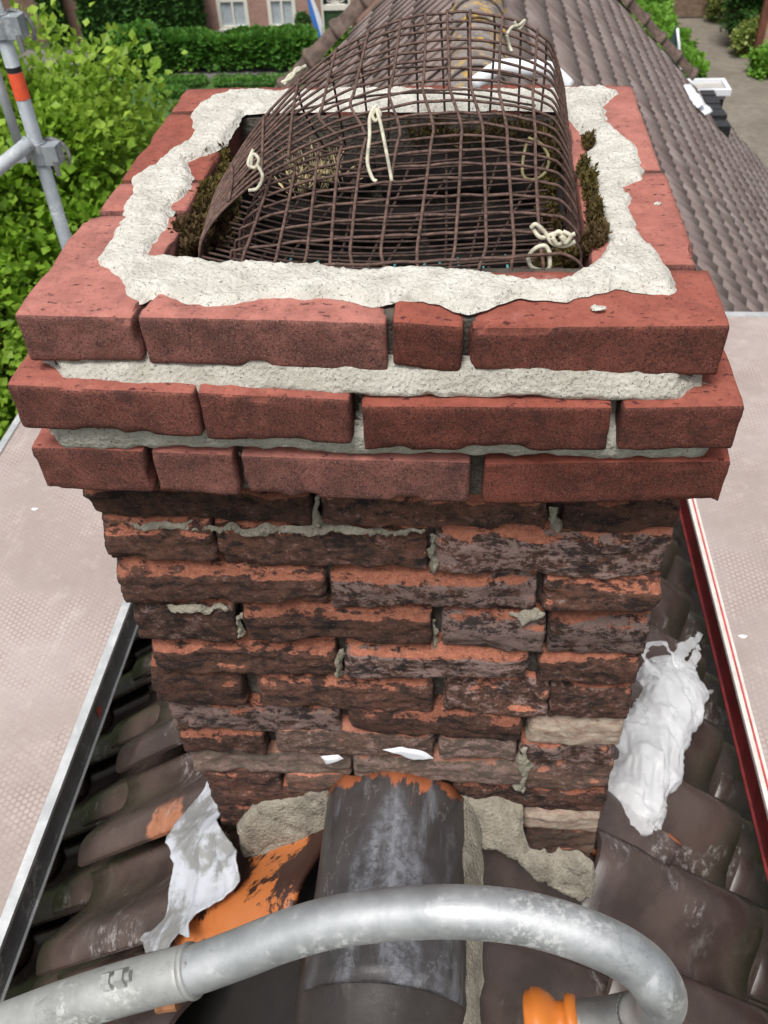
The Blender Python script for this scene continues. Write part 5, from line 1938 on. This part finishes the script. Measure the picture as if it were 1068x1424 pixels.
# ================================================================== WHITE PLASTIC BAG
A, B = atroof(863, 1148, 1, .10), atroof(936, 915, 1, .15)
axis = B - A
Ln = np.linalg.norm(axis); ax = axis / Ln
sxv = np.cross(ax, np.array([0, 0, 1.])); sxv /= np.linalg.norm(sxv)
up_ = np.cross(sxv, ax)
nu, nv = 150, 120
U = np.linspace(0, 1, nu); A_ = np.linspace(0, 2 * PI, nv, endpoint=False)
bag = thing('plastic_bag', 'crumpled white plastic bag lying beside the chimney foot on the right slope', 'plastic bag', tuple(A))


def bag_shell(k, sd, name, m):
    Vb = []
    for t in U:
        w = np.interp(t, [0, .012, .10, .30, .45, .56, .72, .86, .96, 1.], [.040, .052, .060, .070, .058, .062, .070, .058, .032, .006]) * k
        hgt = np.interp(t, [0, .015, .08, .4, .8, 1.], [.006, .022, .05, .062, .05, .01]) * k
        cx = np.interp(t, [0, .2, .45, .7, .9, 1.], [-.012, .0, -.002, .012, .006, .012])
        for q in A_:
            Vb.append((cx + w * math.cos(q), t * Ln * (.97 if k < 1 else 1), hgt * math.sin(q)))
    Vb = np.array(Vb)
    n0 = np.stack([Vb[:, 0] / .06, 0 * Vb[:, 0], Vb[:, 2] / .05], 1)
    n0 /= np.linalg.norm(n0, axis=1)[:, None] + 1e-6
    q = Vb * np.array([1, .42, 1]) + Vb[:, [1, 0, 1]] * np.array([.25, .1, -.2]) + sd * 3.7
    warp = .018 * np.stack([vnoise(q * 22, 1), vnoise(q * 22, 2), vnoise(q * 22, 3)], 1)
    def ridge(f, s_): return 1 - 2.4 * np.abs(vnoise((q + warp) * f, s_))
    rid = .75 * ridge(20, 4) + .50 * ridge(42, 5) + .20 * ridge(90, 6) + .05 * ridge(190, 7) + .7 * fbm(q * np.array([14, 11, 14]), 9, 2)
    Vb = Vb + n0 * (.0125 * rid)[:, None] + .003 * np.stack([vnoise(q * 60, 21), vnoise(q * 60, 22), vnoise(q * 60, 23)], 1)
    Wb = A + Vb[:, 0:1] * sxv + Vb[:, 1:2] * ax + Vb[:, 2:3] * up_
    Fb = [(i * nv + j, i * nv + (j + 1) % nv, (i + 1) * nv + (j + 1) % nv, (i + 1) * nv + j) for i in range(nu - 1) for j in range(nv)]
    ob(name, Wb - A, Fb, m, bag, True)


bag_shell(1.08, 0, 'bag_film', M['film'])
bag_shell(.88, 1, 'inner_film', M['bag'])


def ribbon(P, wid, seed, name='bag_handle'):
    P = smooth_path(P, 8)
    T = np.gradient(P, axis=0); T /= np.linalg.norm(T, axis=1)[:, None]
    S_ = np.cross(T, ray(930, 920)); S_ /= np.linalg.norm(S_, axis=1)[:, None]
    V = []
    n = len(P)
    for i in range(n):
        for q in np.linspace(-.5, .5, 6):
            w = wid * (1 - .75 * (i / n) ** 2)
            V.append(P[i] + S_[i] * q * w)
    V = np.array(V)
    V += .005 * np.stack([fbm(V * 70, seed, 2), fbm(V * 70, seed + 1, 2), fbm(V * 70, seed + 2, 2)], 1)
    ob(name, V - A, grid_faces(n, 6), M['film'], bag, True)


def rl(px, py, l): return atroof(px, py, 1, l)


ribbon([rl(925, 945, .20), rl(900, 925, .21), rl(897, 903, .22), rl(918, 893, .22), rl(932, 905, .22), rl(940, 930, .2)], .014, 3)
ribbon([rl(930, 940, .19), rl(948, 905, .20), rl(965, 892, .21), rl(977, 880, .21)], .028, 5)
ribbon([rl(940, 955, .19), rl(962, 925, .19), rl(968, 910, .20), rl(970, 895, .2)], .024, 7)
ribbon([rl(940, 975, .18), rl(960, 958, .18), rl(975, 960, .18), rl(992, 962, .17)], .018, 9)

# ================================================================== LEAD FLASHING, LEFT
out_px = [(287, 1084), (298, 1112), (312, 1145), (331, 1186), (326, 1222), (300, 1252), (276, 1272), (273, 1290), (274, 1310), (252, 1300), (238, 1322), (206, 1328),
          (195, 1304), (222, 1276), (236, 1240), (252, 1205), (250, 1188), (246, 1178), (254, 1150), (268, 1112)]
pts = np.array([atroof(x, y, -1, .145) for x, y in out_px])
# plane coords: s down slope, y along ridge
P2 = np.stack([-pts[:, 0] / RC, pts[:, 1]], 1)
V2, F, sd_ = march(P2, .004, None, .002, 2, 50)
x = -V2[:, 0] * RC
P3 = np.stack([V2[:, 0], V2[:, 1], 0 * sd_], 1)
h = .007 * fbm(P3 * 10, 3, 2) + .0055 * (1 - 2 * np.abs(vnoise(P3 * np.array([22, 12, 1]), 7))) + .0022 * (1 - 2 * np.abs(vnoise(P3 * 48, 8)))
h += .012 * np.sin((V2[:, 1] + .02) / TW * 2 * PI)
V = np.stack([x - RS * h, V2[:, 1], RZ + .145 - RK * np.abs(x) + RC * h], 1)
c = V.mean(0)
lead = ob('lead_flashing', V - c, F, M['leadw'], None, True, tuple(c))
sm = lead.modifiers.new('thickness', 'SOLIDIFY'); sm.thickness = .003
tag(lead, 'crumpled pale lead flashing strip at the left foot of the chimney', 'flashing')

# ================================================================== FOREGROUND TUBE
def d_for(px): return np.interp(px, [-60, 0, 150, 330, 640, 850, 930], [.93, .90, .86, .83, .775, .765, .77])


up_px = [(-60, 1450), (0, 1432), (80, 1403), (180, 1372), (265, 1350), (330, 1327), (400, 1300), (470, 1281), (560, 1270), (640, 1268), (720, 1275), (790, 1293), (850, 1317), (890, 1342), (912, 1368)]
path = [atd(px, py, d_for(px)) for px, py in up_px]
path += [atd(920, 1392, .80), atd(908, 1408, .835), atd(880, 1414, .86), atd(850, 1420, .87), atd(815, 1424, .88), atd(800, 1425, .882)]
fr = thing('bent_tube', 'bent galvanised scaffold tube crossing the foreground above the ridge', 'scaffold tube', tuple(path[7]))
V, F = tube_vf(smooth_path(path[:18], 8), .0226, 28)
ob('tube', rel(V, fr), F, M['galv'], fr)
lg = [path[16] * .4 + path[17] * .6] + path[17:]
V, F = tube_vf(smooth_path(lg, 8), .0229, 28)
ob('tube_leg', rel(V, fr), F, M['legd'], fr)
# sleeve with its rim
sl = smooth_path([atd(px, py, d_for(px)) for px, py in ((-60, 1450), (0, 1432), (80, 1403), (180, 1372), (266, 1350))], 8)
V, F = tube_vf(sl, .0248, 28)
ob('sleeve', rel(V, fr), F, M['zinc'], fr)
e = sl[-1]; dirn = sl[-1] - sl[-4]; dirn /= np.linalg.norm(dirn)
V, F = tube_vf([e - dirn * .004, e, e + dirn * .003], [.0248, .0262, .0256], 28)
ob('sleeve_rim', rel(V, fr), F, M['zinc'], fr)
# bolt with nut
b = MB()
P = atd(146, 1366, d_for(150) - .022)
for st_, ln, r in ((0, .009, .0088), (.015, .009, .0092)):
    b.tube([P + dirn * st_, P + dirn * (st_ + ln)], r, 6)
b.tube([P - dirn * .004, P + dirn * .029], .005, 10)
b.build('bolt', M['zinc'], fr, False, fr)
P = atd(222, 1396, d_for(222) - .008)
MB().tube([P - dirn * .002 + np.array([0, -.002, 0]), P + dirn * .02 + np.array([0, -.003, -.002])], .0065, 10).build('rusty_pin', M['rustp'], fr, False, fr)
P, Q = atd(128, 1405, d_for(128)), atd(120, 1450, d_for(128) + .03)
MB().tube([P, Q], .0125, 12).build('stub_tube', M['redw'], fr, True, fr)
# orange plug in the open end
E0, E1 = path[-1], path[-2]
dd_ = (E0 - E1) / np.linalg.norm(E0 - E1)
prof = [(.0, .0265), (.006, .0285), (.010, .0285), (.012, .0225), (.020, .0225), (.026, .030), (.036, .036), (.043, .037), (.046, .034), (.049, .0345), (.052, .030), (.053, .012)]
V, F = tube_vf([E0 + dd_ * (t - .004) for t, r in prof], [r for t, r in prof], 28)
ob('orange_plug', rel(V, fr), F, M['orangep'], fr)
# rusty nail head and scrap by the lead
P = atroof(250, 1302, -1, .085)
o = MB().tube([P, P + np.array([.006, -.012, .012])], [.011, .007], 9).build('rusty_bolt', M['rustp'], None, True)
o.location = tuple(P)
o.data.transform(Matrix.Translation(-Vector(P)))
tag(o, 'rusty orange bolt end sticking out under the lead flashing', 'bolt')
print('objects', len(bpy.data.objects), 'tris', sum(len(m.polygons) for m in bpy.data.meshes) * 2)
